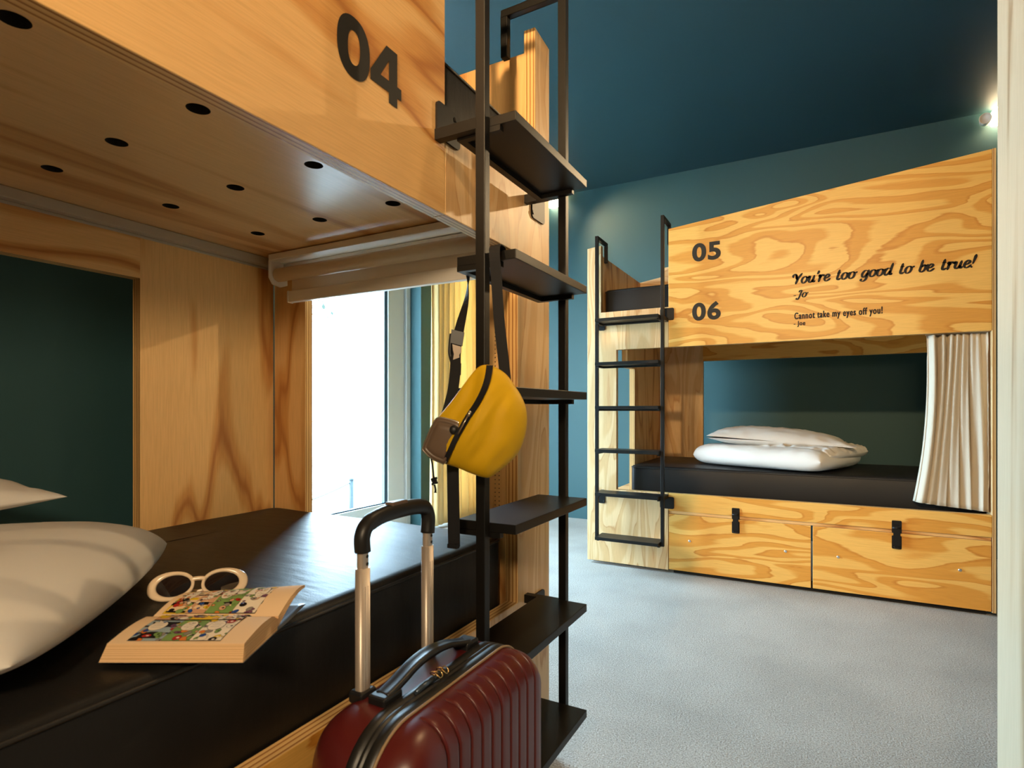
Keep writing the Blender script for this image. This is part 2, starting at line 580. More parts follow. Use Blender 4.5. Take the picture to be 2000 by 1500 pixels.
def win(name, x0, x1, y0, y1, z0, z1, sash, stile):
    """window in a wall of constant x: outer frame, opening sash, gasket, pane"""
    e = empty(name, ((x0 + x1) / 2, (y0 + y1) / 2, z0))
    struct(e)
    m = MB()
    a = 0.055
    m.box((x0, y1 - a, z0), (x1, y1, z1)); m.box((x0, y0, z0), (x1, y0 + a, z1))
    m.box((x0, y0 + a, z1 - a), (x1, y1 - a, z1)); m.box((x0, y0 + a, z0), (x1, y1 - a, z0 + 0.10))
    build('window_frame', m, FRAMEM, e, bevel=0.003)
    m = MB()
    b = a + stile
    xs0, xs1 = x0 - 0.0, x1 - 0.025
    m.box((xs0, y1 - b, z0 + 0.10), (xs1, y1 - a, z1 - a)); m.box((xs0, y0 + a, z0 + 0.10), (xs1, y0 + b, z1 - a))
    m.box((xs0, y0 + b, z1 - b), (xs1, y1 - b, z1 - a)); m.box((xs0, y0 + b, z0 + 0.10), (xs1, y1 - b, sash))
    build('window_sash', m, FRAMEM, e, bevel=0.004)
    m = MB()
    g = 0.018
    xg0, xg1 = x0 + 0.012, xs1 - 0.012
    y0b, y1b, zb0, zb1 = y0 + b, y1 - b, sash, z1 - b
    m.box((xg0, y1b - g * 1.9, zb0), (xg1, y1b, zb1)); m.box((xg0, y0b, zb0), (xg1, y0b + g * 1.9, zb1))
    m.box((xg0, y0b + g, zb1 - g), (xg1, y1b - g, zb1)); m.box((xg0, y0b + g, zb0), (xg1, y1b - g, zb0 + g * 0.6))
    build('window_gasket', m, GASKET, e)
    m = MB()
    m.box((xg0 + 0.008, y0b + g, zb0 + g * 0.6), (xg0 + 0.014, y1b - g, zb1 - g))
    build('window_pane', m, GLASS, e)
    return e
win('window_1', -3.14, -3.06, W1[0], W1[1], 0.02, W1[3], 0.235, 0.20)
win('window_2', -3.14, -3.06, W2[0], W2[1], 0.02, W2[3], 0.235, 0.06)

# ------------------------------------------------------------------ lettering
def text_mesh(body, ax, x0, x1, z0, h, name, parent, material, bold=0.0, lift=0.0012, space=1.0, smear=(0.0,)):
    """built-in font text fitted to x0..x1, baseline z0, cap height h; ax(a,b,t)->xyz"""
    cu = bpy.data.curves.new('lettering', 'FONT')
    cu.body = body
    cu.offset = bold
    cu.space_character = space
    cu.resolution_u = 6
    o = bpy.data.objects.new('lettering', cu)
    COL.objects.link(o)
    dg = bpy.context.evaluated_depsgraph_get()
    me = bpy.data.meshes.new_from_object(o.evaluated_get(dg))
    bpy.data.objects.remove(o)
    bpy.data.curves.remove(cu)
    xs = [v.co.x for v in me.vertices]
    ys = [v.co.y for v in me.vertices]
    mn, mx = min(xs), max(xs)
    cap = max(ys) if not bold else max(ys) - bold
    b0 = -bold
    mb = MB()
    for p in me.polygons:
        pts = []
        for i in p.vertices:
            c = me.vertices[i].co
            pts.append((x0 + (c.x - mn) / (mx - mn) * (x1 - x0), z0 + (c.y - b0) / (cap + bold - b0) * h))
        for k_, d in enumerate(smear):
            mb.face([ax(p_[0] + d, p_[1], -lift - 0.00005 * k_) for p_ in pts])
    bpy.data.meshes.remove(me)
    return build(name, mb, material, parent, recalc=False)

GLYPH = {
    'o': (0.86, [[(0.52, 0.98), (0.20, 0.86), (0.08, 0.42), (0.30, 0.02), (0.62, 0.16), (0.72, 0.6), (0.56, 0.95)], [(0.58, 0.93), (0.78, 0.80), (0.98, 0.92)]]),
    'u': (1.02, [[(0.0, 0.72), (0.12, 0.96), (0.20, 0.8), (0.16, 0.3), (0.30, 0.03), (0.52, 0.12), (0.68, 0.4)], [(0.72, 1.0), (0.68, 0.35), (0.76, 0.04), (0.98, 0.2)]]),
    'r': (0.72, [[(0.0, 0.8), (0.16, 1.0), (0.18, 0.5), (0.16, 0.0)], [(0.20, 0.55), (0.36, 0.92), (0.54, 0.98), (0.60, 0.80)]]),
    'e': (0.80, [[(0.16, 0.44), (0.44, 0.52), (0.60, 0.78), (0.44, 0.99), (0.18, 0.80), (0.10, 0.36), (0.30, 0.02), (0.56, 0.08), (0.80, 0.34)]]),
    't': (0.62, [[(0.22, 1.42), (0.20, 0.8), (0.18, 0.25), (0.32, 0.02), (0.58, 0.2)], [(0.02, 1.0), (0.25, 1.02), (0.46, 1.0)]]),
    'g': (0.92, [[(0.66, 0.94), (0.30, 0.96), (0.08, 0.5), (0.24, 0.04), (0.52, 0.18), (0.68, 0.6)], [(0.76, 1.0), (0.72, 0.3), (0.66, -0.3), (0.40, -0.55), (0.12, -0.42), (0.16, -0.2)]]),
    'd': (1.0, [[(0.66, 0.92), (0.32, 0.97), (0.08, 0.5), (0.24, 0.02), (0.52, 0.2), (0.68, 0.6)], [(0.76, 1.62), (0.72, 0.6), (0.76, 0.06), (0.98, 0.2)]]),
    'b': (0.86, [[(0.18, 1.62), (0.16, 0.8), (0.14, 0.25), (0.34, 0.0), (0.62, 0.2), (0.68, 0.66), (0.52, 0.96), (0.24, 0.70)], [(0.55, 0.93), (0.74, 0.82), (0.9, 0.95)]]),
    'Y': (1.12, [[(-0.02, 1.0), (-0.08, 1.28), (0.16, 1.46), (0.34, 1.2), (0.44, 0.82), (0.56, 0.62)], [(1.0, 1.5), (0.74, 1.0), (0.60, 0.55), (0.52, 0.0)], [(0.30, 1.35), (0.42, 1.05), (0.54, 0.66)]]),
    'J': (0.82, [[(0.16, 1.15), (0.26, 1.42), (0.56, 1.46), (0.52, 0.8), (0.44, 0.1), (0.30, -0.35), (0.04, -0.34), (0.02, -0.12)]]),
    "'": (0.30, [[(0.12, 1.62), (0.14, 1.42), (0.04, 1.2)]]),
    '!': (0.42, [[(0.24, 1.62), (0.20, 1.0), (0.14, 0.46)], [(0.11, 0.10), (0.12, 0.0)]]),
    '-': (0.62, [[(0.0, 0.44), (0.2, 0.47), (0.42, 0.47)]]),
    ' ': (0.72, []),
}
def script_text(body, ax, x0, x1, z0, xh, name, parent, material, lift=0.0014):
    strokes, pen = [], 0.0
    for ch in body:
        adv, ss = GLYPH[ch]
        for st in ss:
            strokes.append((ch, [Vector((pen + x + 0.24 * y, y, 0)) for x, y in st]))
        pen += adv
    mn = min(p.x for _, s in strokes for p in s)
    mx = max(p.x for _, s in strokes for p in s)
    k = (x1 - x0) / (mx - mn)
    mb = MB()
    def M(p):
        return ax(x0 + (p.x - mn) * k, z0 + p.y * xh, -lift)
    for ch, st in strokes:
        c = cr(st, 7)
        n = len(c)
        L, R = [], []
        for i in range(n):
            t = (c[min(i + 1, n - 1)] - c[max(i - 1, 0)]).normalized()
            nn = Vector((-t.y, t.x, 0))
            w = 0.062 + 0.098 * abs(t.dot(Vector((0.24, 0.97, 0)))) ** 1.6
            if ch == '!' and st[0].y > 0.3:
                w *= 1.25 - 0.7 * i / n
            if ch == '!' and st[0].y < 0.3:
                w = 0.14
            e = min(i, n - 1 - i)
            w *= min(1.0, 0.55 + 0.2 * e)
            L.append(c[i] + nn * w)
            R.append(c[i] - nn * w)
        for i in range(n - 1):
            mb.face([M(L[i]), M(R[i]), M(R[i + 1]), M(L[i + 1])])
        for cc, rr in ((c[0], (L[0] - R[0]).length / 2), (c[-1], (L[-1] - R[-1]).length / 2)):
            mb.face([M(cc + Vector((math.cos(a * PI / 5), math.sin(a * PI / 5), 0)) * rr) for a in range(10)])
    return build(name, mb, material, parent, recalc=False, weld=False)

# ------------------------------------------------------------------ bunk beds
LEN, T = 2.083, 0.035
def bunk(name, M, front_z, zb, back_ext, end_open, label, left, seed0):
    """M(u,v,z)->xyz ; u along the bed from the ladder end, v depth from the front face"""
    e = empty(name, M(LEN / 2, 0.5, 0))
    tag(e, label, 'bunk bed')
    F = lambda a, b, t: M(a, t, b)            # outline in (u,z), thickness v
    E = lambda a, b, t: M(t, a, b)            # outline in (v,z), thickness u
    D = lambda a, b, t: M(a, b, t)            # outline in (u,v), thickness z
    zp = front_z
    # front boards
    post = [(0.0, 0.02), (0.524, 0.02), (0.524, zb), (0.197, zb), (0.197, zp), (0.524, zp), (0.524, 1.628), (0.094, 1.628), (0.094, 2.062), (0.0, 2.052)]
    build('front_post', plate(post, F, 0, T, grain=1), [PLYV, EDGE], e, bevel=0.0015, seed=seed0)
    pan = [(0.5255, zp), (2.068, zp), (2.068, 2.257), (0.5255, 2.104)]
    panel = build('guard_panel', plate(pan, F, 0, T), [PLY if not left else PLYB, EDGE], e, bevel=0.0015, seed=seed0 + 1.13)
    build('front_rail', plate([(0.5255, 0.383), (2.068, 0.383), (2.068, zb), (0.5255, zb)], F, 0, T), [PLY, EDGE], e, bevel=0.0015, seed=seed0 + 2.3)
    build('end_upright', plate([(0, 0.02), (0.965, 0.02), (0.965, 2.20), (0, 2.258)], E, LEN - 0.014, LEN, grain=1), [PLYV, EDGE], e, seed=seed0 + 3.1)
    # drawers
    for k, (u0, u1) in enumerate(((0.5265, 1.2955), (1.3045, 2.066))):
        d = build('drawer', plate([(u0, 0.024), (u1, 0.024), (u1, 0.364), (u0, 0.364)], F, 0.002, 0.024), [PLY, EDGE], e, bevel=0.002, seed=seed0 + 4.7 + k * 2.9)
        uc = (u0 + u1) / 2
        m = MB()
        lat = rrect(uc - 0.021, 0.366, uc + 0.021, 0.43, 0.004, 2)
        for poly in (lat,):
            q = plate(poly, F, -0.006, 0.0)
            m.v, m.f, m.uv, m.mi, m.sm = q.v, q.f, q.uv, [0] * len(q.f), q.sm
        q = plate(rrect(uc - 0.021, 0.285, uc + 0.021, 0.352, 0.004, 2), F, -0.005, 0.003)
        off = len(m.v); m.v += q.v; m.f += [[i + off for i in f] for f in q.f]; m.uv += q.uv; m.mi += [0] * len(q.f); m.sm += q.sm
        q = plate(rrect(uc - 0.015, 0.300, uc + 0.015, 0.405, 0.004, 2), F, -0.013, -0.005)
        off = len(m.v); m.v += q.v; m.f += [[i + off for i in f] for f in q.f]; m.uv += q.uv; m.mi += [0] * len(q.f); m.sm += q.sm
        m.tube([M(uc - 0.019, -0.009, 0.392), M(uc + 0.019, -0.009, 0.392)], 0.006, 8)
        m.tube([M(uc - 0.014, -0.016, 0.300), M(uc - 0.010, -0.020, 0.292), M(uc + 0.010, -0.020, 0.292), M(uc + 0.014, -0.016, 0.300)], 0.0025, 6)
        lt = build('latch', m, STEEL, d, label='black steel toggle latch')
        for du in (-0.26, 0.26):
            m = MB()
            c = M(uc + du, -0.001, 0.21)
            ring = [M(uc + du + 0.0075 * math.cos(a * PI / 6), -0.0008, 0.21 + 0.0075 * math.sin(a * PI / 6)) for a in range(12)]
            ring2 = [M(uc + du + 0.006 * math.cos(a * PI / 6), -0.0026, 0.21 + 0.006 * math.sin(a * PI / 6)) for a in range(12)]
            m.grid([ring, ring2], close_v=True)
            m.face(ring2)
            build('screw', m, SCREW, d)
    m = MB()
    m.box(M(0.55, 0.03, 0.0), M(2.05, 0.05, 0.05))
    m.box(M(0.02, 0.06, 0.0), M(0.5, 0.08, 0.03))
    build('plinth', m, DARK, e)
    m = MB(); m.box(M(0.527, 0.010, 0.3655), M(2.066, 0.036, 0.3828)); build('drawer_rail', m, PLYB, e)
    # inner end panels
    if left:
        lo = [(T, 0.40), (0.93, 0.40), (0.93, 1.50), (T, 1.50)]
        hole = [(end_open[0], 0.46), (end_open[1], 0.46), (end_open[1], 1.44), (end_open[0], 1.44)]
        build('end_panel', plate(lo, E, 0.170, 0.200, holes=[hole], grain=1), [PLYB, EDGE], e, seed=seed0 + 7.7)
    else:
        lo = [(end_open[1], 0.40), (0.93, 0.40), (0.93, 1.50), (T, 1.50), (T, 1.27), (end_open[1], 1.27)]
        build('end_panel', plate(lo, E, 0.222, 0.257, grain=1), [PLYB, EDGE], e, seed=seed0 + 7.7)
    build('end_guard', plate([(T, 1.50), (0.93, 1.50), (0.93, 2.0), (T, 2.0)], E, 0.060, 0.092, grain=1), [PLYB, EDGE], e, seed=seed0 + 8.2)
    # back panels
    u_in = 0.205 if left else 0.262
    bp0, bp1 = u_in, (0.633 if left else 0.569)
    bt = 1.357 if left else 1.365
    build('back_post', plate([(bp0, 0.40), (bp1, 0.40), (bp1, 1.50), (bp0, 1.50)], F, 0.93, 0.965, grain=1), [PLYB if left else PLYV, EDGE], e, seed=seed0 + 9.4)
    build('back_rail', plate([(bp1, bt), (LEN - 0.015, bt), (LEN - 0.015, 1.50), (bp1, 1.50)], F, 0.93, 0.965), [PLYB if left else PLY, EDGE], e, seed=seed0 + 10.6)
    build('back_board', plate([(bp1, 0.40), (LEN - 0.015, 0.40), (LEN - 0.015, 0.60), (bp1, 0.60)], F, 0.93, 0.965), [PLYV, EDGE], e, seed=seed0 + 11)
    build('back_guard', plate([(0.06, 1.54), (LEN - 0.015, 1.54), (LEN - 0.015, 2.24), (0.27, 2.10), (0.255, 2.03), (0.06, 2.0)], F, 0.93, 0.965), [PLYV, EDGE], e, seed=seed0 + 12.9)
    # decks
    hs = []
    for i in range(8):
        for v in (0.217, 0.464, 0.709):
            cu = 0.435 + i * 0.2455
            if cu < LEN - 0.05:
                hs.append([(cu + 0.0185 * math.cos(a * PI / 12), v + 0.0185 * math.sin(a * PI / 12)) for a in range(24)])
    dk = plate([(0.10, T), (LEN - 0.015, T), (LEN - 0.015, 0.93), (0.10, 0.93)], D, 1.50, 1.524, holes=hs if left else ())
    dk.mi = [2 if (mi == 1 and dk.uv[k][0][0] < 0.2 and max(u[0] for u in dk.uv[k]) < 0.13 and left and k >= len(dk.f) - 24 * len(hs)) else mi for k, mi in enumerate(dk.mi)]  # vent-hole walls get the dark slot: shade painted into the holes
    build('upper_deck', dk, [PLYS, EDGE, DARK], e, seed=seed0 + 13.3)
    lb = plate([(0.02, T), (LEN - 0.015, T), (LEN - 0.015, 0.93), (0.02, 0.93)], D, 0.40, 0.42)
    build('lower_deck', lb, [PLYS, EDGE], e, seed=seed0 + 14)
    if left:
        m = MB()
        m.box(M(0.205, 0.902, 1.474), M(LEN - 0.02, 0.93, 1.4995))
        m.box(M(0.205, 0.926, 1.466), M(LEN - 0.02, 0.93, 1.474))
        build('cable_channel', m, mat('grey_beige_channel', srgb(176, 164, 146), 0.5), e, bevel=0.002, label='white metal channel')  # white channel, its colour toned down for the dim warm light there
    return e, panel, F

def mattress(name, M, u0, u1, v0, v1, z0, z1, label, crown=0.006):
    e = empty(name, M((u0 + u1) / 2, (v0 + v1) / 2, z0))
    tag(e, label, 'mattress', None)
    m = MB()
    # rounded slab: rings of a rounded-rectangle outline
    prof = [(0.010, 0.0), (0.002, 0.005), (0.0, 0.015)]
    H = z1 - z0
    prof += [(0.0, H * 0.5), (-0.0, H - 0.016), (0.003, H - 0.006), (0.010, H - 0.001), (0.024, H), (0.10, H + crown * 0.5), (0.22, H + crown)]
    rows = []
    for ins, z in prof:
        rr = max(0.034 - ins, 0.008)
        ou = rrect(u0 + ins, v0 + ins, u1 - ins, v1 - ins, rr, 4)
        # subdivide long sides
        pts = []
        for i in range(len(ou)):
            p, q = ou[i], ou[(i + 1) % len(ou)]
            d = math.hypot(q[0] - p[0], q[1] - p[1])
            kk = 24 if d > 0.2 else 1
            for j in range(kk):
                t = j / kk
                pts.append((p[0] + (q[0] - p[0]) * t, p[1] + (q[1] - p[1]) * t))
        rows.append([M(a, b, z0 + z + (0.0022 * noise.noise((a * 7, b * 7, 3.1)) if z > H * 0.6 else 0)) for a, b in pts])
    m.grid(rows, close_v=True)
    m.face(rows[-1], smooth=True)
    m.face(list(reversed(rows[0])))
    build('cover', m, LEATHER, e)
    m = MB()
    ou = rrect(u0 - 0.001, v0 - 0.001, u1 + 0.001, v1 + 0.001, 0.035, 5)
    m.tube([M(a, b, z1 - 0.012) for a, b in ou], 0.0035, 6, closed=True)
    build('piping', m, PIPING, e)
    return e

ML = lambda u, v, z: (-0.69 - v, 1.507 - u, z)
MR = lambda u, v, z: (-1.328 + u, 3.5 + v, z)
bl, pl, FL = bunk('bunk_bed', ML, 1.410, 0.495, 0, (0.10, 0.783),
                  'plywood bunk bed numbered 04 with roller blind at its end, in the left foreground', True, 3.0)
br, pr, FR = bunk('bunk_bed', MR, 1.382, 0.490, 0, (T, 0.20),
                  'plywood bunk bed numbered 05 and 06 with two drawers against the back wall', False, 21.0)
GR = (lambda a, b, t: (a, 3.5 + t, b))
text_mesh('05', GR, -0.662, -0.499, 1.884, 0.108, 'bed_number', pr, PRINT, bold=0.036, space=1.10)
text_mesh('06', GR, -0.662, -0.499, 1.531, 0.108, 'bed_number', pr, PRINT, bold=0.036, space=1.10)
GL = (lambda a, b, t: (-0.69 - t, a, b))
def digits_04(ax, x0, x1, z0, h):
    m = MB()
    w0 = (x1 - x0) * 0.475
    o_, i_ = [], []
    for k in range(40):
        a = 2 * PI * k / 40
        sx = math.copysign(abs(math.cos(a)) ** 0.86, math.cos(a)); sy = math.copysign(abs(math.sin(a)) ** 0.86, math.sin(a))
        o_.append(ax(x0 + w0 * (0.5 + 0.5 * sx), z0 + h * (0.5 + 0.515 * sy), -0.0012))
        i_.append(ax(x0 + w0 * (0.5 + 0.185 * sx), z0 + h * (0.5 + 0.285 * sy), -0.0012))
    for k in range(40):
        m.face([o_[k], o_[(k + 1) % 40], i_[(k + 1) % 40], i_[k]])
    xf, wf = x0 + (x1 - x0) * 0.485, (x1 - x0) * 0.515
    P = lambda a, b: ax(xf + wf * a, z0 + h * b, -0.0012)
    for q in ([(0.50, 1), (0.86, 1), (0.58, 0.76)], [(0.86, 1), (0.86, 0.40), (0.58, 0.40), (0.58, 0.76)], [(0.50, 1), (0.58, 0.76), (0.31, 0.40), (0.0, 0.37)],
              [(0.0, 0.37), (0.31, 0.40), (0.58, 0.40), (0.86, 0.40), (1.0, 0.40), (1.0, 0.19), (0.86, 0.19), (0.58, 0.19), (0.0, 0.19)], [(0.58, 0.19), (0.86, 0.19), (0.86, 0), (0.58, 0)]):
        m.face([P(*p) for p in q])
    build('bed_number', m, PRINT, pl, recalc=False, weld=False)
digits_04(GL, 0.676, 0.838, 1.560, 0.101)
script_text("You're too good to be true!", GR, -0.118, 0.680, 1.695, 0.036, 'quote_lettering', pr, PRINTK)
script_text("-Jo", GR, -0.117, -0.045, 1.618, 0.026, 'quote_lettering', pr, PRINTK)
text_mesh('Cannot take my eyes off you!', GR, -0.113, 0.296, 1.499, 0.037, 'quote_lettering', pr, PRINTK, bold=0.016, space=1.18, smear=(-0.0011, 0.0, 0.0011))
text_mesh('- Joe', GR, -0.116, -0.060, 1.464, 0.025, 'quote_lettering', pr, PRINTK, bold=0.016, space=1.18, smear=(-0.0009, 0.0, 0.0009))

mattress('mattress', ML, 0.204, 2.05, 0.0395, 0.925, 0.42, 0.672, 'black leatherette mattress on the lower berth of bunk 04, under the open book')
mattress('mattress', ML, 0.10, 2.05, 0.045, 0.925, 1.5245, 1.785, 'black mattress on the upper berth of bunk 04, behind the near ladder')
mattress('mattress', MR, 0.262, 2.05, 0.092, 0.925, 0.42, 0.640, 'black leatherette mattress on the lower berth of bunk 06, under the white bedding')
mattress('mattress', MR, 0.10, 2.05, 0.045, 0.925, 1.5245, 1.780, 'black mattress on the upper berth behind the far ladder')

# ------------------------------------------------------------------ ladders
def ladder(M, label, levels, z_low, u0, u1):
    e = empty('ladder', M(0.35, -0.11, 0))
    tag(e, label, 'ladder', 'black steel bunk ladders')
    b = 0.02
    vc0, vc1 = -0.120, -0.100       # stile depth
    for ua, ub, top, hk in ((u0 - b, u0, 2.09, 0), (u1, u1 + b, 2.155, 1)):
        m = MB()
        m.box(M(ua, vc0, z_low), M(ub, vc1, top))
        m.box(M(ua, vc1, top - b), M(ub, 0.072, top))
        m.box(M(ua, 0.052, top - 0.13), M(ub, 0.072, top - b))
        build('stile', m, STEEL, e, bevel=0.0015)
    for z in levels:
        m = MB()
        v0, v1 = -0.178, -0.042
        m.box(M(u0, v0, z - 0.019), M(u1, v1, z))
        tr = build('tread', m, STEEL, e, bevel=0.0012)
        m = MB()
        m.box(M(u0, v1 - 0.016, z - 0.030), M(u1, v1, z - 0.0191))
        m.box(M(u0, v0 + 0.035, z - 0.030), M(u0 + 0.014, v1 - 0.0162, z - 0.0191))
        m.box(M(u1 - 0.014, v0 + 0.035, z - 0.030), M(u1, v1 - 0.0162, z - 0.0191))
        build('tread_frame', m, STEEL, tr)
    for z in (levels[0], levels[4]):
        hi = z == levels[0]
        for us in (0.515, 0.085):
            m = MB()
            ua = us - 0.040 if us > 0.3 else us - 0.048
            uw = 0.085
            z0_, z1_ = ((z - 0.016, z + 0.058) if us > 0.3 else (z - 0.052, z + 0.02)) if hi else (z - 0.092, z - 0.020)
            q = plate(rrect(ua, z0_, ua + uw, z1_, 0.010, 3) if us > 0.3 else rrect(u0 - 0.120 if u0 > 0.13 else 0.079, z0_, u0 - 0.040 if u0 > 0.13 else 0.121, z1_, 0.010, 3),
                      (lambda a, bb, t: M(a, t, bb)), -0.005, -0.0002)
            m.v, m.f, m.uv, m.mi, m.sm = q.v, q.f, q.uv, [0] * len(q.f), q.sm
            ux = u1 + 0.02 if us > 0.3 else u0
            m.box(M(ux - 0.02, -0.100, z - 0.026), M(ux, -0.0004, z - 0.004))
            bk = build('bracket', m, STEEL, e)
            m = MB()
            cs = ((0.0, z1_ - z - 0.014), ) if us > 0.3 else ((0.02, z0_ - z + 0.014), )
            for du, dz in cs:
                c0 = ua + (0.018 if us > 0.3 else 0.06) + du
                zz = z + dz
                ring = [M(c0 + 0.006 * math.cos(a * PI / 6), -0.0052, zz + 0.006 * math.sin(a * PI / 6)) for a in range(12)]
                ring2 = [M(c0 + 0.0045 * math.cos(a * PI / 6), -0.0075, zz + 0.0045 * math.sin(a * PI / 6)) for a in range(12)]
                m.grid([ring, ring2], close_v=True)
                m.face(ring2)
            build('screw', m, STEEL, bk)
    return e
ladder(ML, 'black steel ladder on bunk 04 with the yellow bag hanging from it', [1.578, 1.311, 1.044, 0.777, 0.510, 0.243], 0.215, 0.161, 0.543)
ladder(MR, 'black steel ladder on the far bunk beside the number 06', [1.562, 1.292, 1.022, 0.755, 0.487, 0.214], 0.186, 0.116, 0.506)

# ------------------------------------------------------------------ bunk at the right edge
MT = lambda u, v, z: (0.300 + v, 1.384 - u, z)
e = empty('bunk_bed', MT(LEN / 2, 0.5, 0))
tag(e, 'pale plywood bunk upright cut off by the right edge of the photo', 'bunk bed')
FT = lambda a, b, t: MT(a, t, b)
build('front_post', plate([(0, 0.02), (0.50, 0.02), (0.50, 2.30), (0, 2.30)], FT, 0, T, grain=1), [PLYW, EDGE], e, bevel=0.002, seed=55.2)
build('guard_panel', plate([(0.502, 1.40), (LEN, 1.40), (LEN, 2.30), (0.502, 2.30)], FT, 0, T), [PLYW, EDGE], e, bevel=0.002)
build('front_rail', plate([(0.502, 0.02), (LEN, 0.02), (LEN, 0.49), (0.502, 0.49)], FT, 0, T), [PLYW, EDGE], e, bevel=0.002)
build('end_panel', plate([(T, 0.02), (0.93, 0.02), (0.93, 2.2), (T, 2.2)], lambda a, b, t: MT(t, a, b), 0.004, 0.03, grain=1), [PLYW, EDGE], e)
build('upper_deck', plate([(0.03, T), (LEN, T), (LEN, 0.93), (0.03, 0.93)], lambda a, b, t: MT(a, b, t), 1.50, 1.52), [PLYS, EDGE], e)
build('lower_deck', plate([(0.03, T), (LEN, T), (LEN, 0.93), (0.03, 0.93)], lambda a, b, t: MT(a, b, t), 0.40, 0.42), [PLYS, EDGE], e)

# ------------------------------------------------------------------ roller blind inside bunk 04
Yb = 1.262
e = empty('roller_blind', (-1.14, Yb, 1.34))
tag(e, 'beige roller blind rolled up over the window opening at the end of bunk 04', 'roller blind')
xa, xb = -1.552, -0.735
m = MB(); m.box((xa, Yb - 0.034, 1.478), (xb, Yb + 0.036, 1.498)); m.box((xa + 0.004, Yb + 0.020, 1.462), (xb, Yb + 0.036, 1.478))
build('cassette_rail', m, WHITEP, e, bevel=0.002)
for x in (xa, xb - 0.006):
    q = plate([(Yb - 0.034, 1.478), (Yb - 0.034, 1.425), (Yb - 0.020, 1.405), (Yb + 0.010, 1.400), (Yb + 0.036, 1.41), (Yb + 0.036, 1.478)], lambda a, b, t: (t, a, b), x, x + 0.006)
    q.mi = [0] * len(q.f)
    build('end_bracket', q, WHITEP, e)
m = MB(); m.tube([(xa + 0.010, Yb - 0.004, 1.436), (xb - 0.008, Yb - 0.004, 1.436)], 0.0215, 24)
build('roller_tube', m, BLINDC, e)
m = MB(); m.box((xa + 0.05, Yb + 0.0165, 1.352), (xb - 0.012, Yb + 0.0180, 1.44))
build('blind_cloth', m, BLINDC, e)
m = MB(); m.box((xa + 0.046, Yb + 0.006, 1.347), (xb - 0.010, Yb + 0.026, 1.384))
m.box((xa + 0.040, Yb + 0.004, 1.346), (xa + 0.046, Yb + 0.028, 1.385))
build('bottom_bar', m, WHITEP, e, bevel=0.003)
# bead chain hanging beside the front post
m = MB()
for sx in (0.0, 0.012):
    for k in range(60):
        z = 1.40 - k * 0.011
        c = Vector((-0.742 + sx, Yb + 0.020, z))
        r = 0.0019
        rows = [[c + Vector((math.cos(a * PI / 3) * r * s_, math.sin(a * PI / 3) * r * s_, h * r)) for a in range(6)] for s_, h in ((0.1, -1), (0.8, -0.6), (1, 0), (0.8, 0.6), (0.1, 1))]
        m.grid(rows, close_v=True)
build('bead_chain', m, mat('bronze_beads', srgb(120, 92, 52), 0.4, 0.6), e, weld=False)

# ------------------------------------------------------------------ curtains
def curtain(name, P, a0, a1, z0, z1, folds, amp, material, label, th=0.0025, flare=0.0, lift=0.0, seed=1, thing_parts=None):
    """P(a, d, z): a along the rail, d out of plane"""
    e = empty(name, P((a0 + a1) / 2, 0, z0))
    tag(e, label, 'curtain')
    rnd = random.Random(seed)
    N, Mz = folds * 14, 34
    ph = [rnd.uniform(-0.6, 0.6) for _ in range(folds + 2)]
    am = [rnd.uniform(0.65, 1.25) for _ in range(folds + 2)]
    rows = []
    for i in range(N + 1):
        s = i / N
        col = []
        for j in range(Mz + 1):
            t = j / Mz                       # 0 top .. 1 bottom
            k = s * folds
            f = int(min(k, folds - 1e-6))
            a_ = am[f] * (1 - (k - f)) + am[f + 1] * (k - f)
            p_ = ph[f] * (1 - (k - f)) + ph[f + 1] * (k - f)
            w = 2 * PI * k + p_ * (0.5 + t)
            d = amp * a_ * math.sin(w) * (0.75 + 0.35 * t) + amp * 0.35 * math.sin(2.1 * w + 1 + 2 * t)
            shift = amp * 0.55 * math.cos(w * 1.0 + 0.6) * (0.6 + 0.5 * t) + 0.01 * math.sin(3 * t + f)
            g = (1 - s) ** 2 * flare * (t ** 2.2)
            a = a0 + (a1 - a0) * s + shift - g
            a = min(a, a1)
            zb_ = z0 + lift * (1 - s) ** 1.3
            z = z1 + (zb_ - z1) * t
            col.append(P(a, d, z))
        rows.append(col)
    m = MB()
    m.grid(rows)
    o = build('drape', m, material, e)
    so = o.modifiers.new('cloth_thickness', 'SOLIDIFY')
    so.thickness = th
    return e
e = curtain('curtain', lambda a, d, z: (a, 3.548 + d, z), 0.487, 0.732, 0.500, 1.377, 7, 0.0215, CURT,
            'cream pleated curtain at the right end of the lower berth of bunk 06', flare=0.055, lift=0.028, seed=5)
m = MB(); m.box((0.485, 3.542, 1.377), (0.738, 3.552, 1.3818)); build('curtain_rail', m, TAN, e)
e = curtain('curtain', lambda a, d, z: (-2.83 - d, a, z), 3.83, 4.48, 0.025, 2.86, 8, 0.030, CURTY,
            'yellow cream floor length curtain on the far left window', seed=11)
m = MB(); m.box((-2.85, 3.75, 2.86), (-2.81, 4.85, 2.9)); m.box((-2.84, 3.8, 2.9), (-2.82, 3.84, 3.0)); m.box((-2.84, 4.7, 2.9), (-2.82, 4.74, 3.0)); build('curtain_rail', m, WHITEP, e)

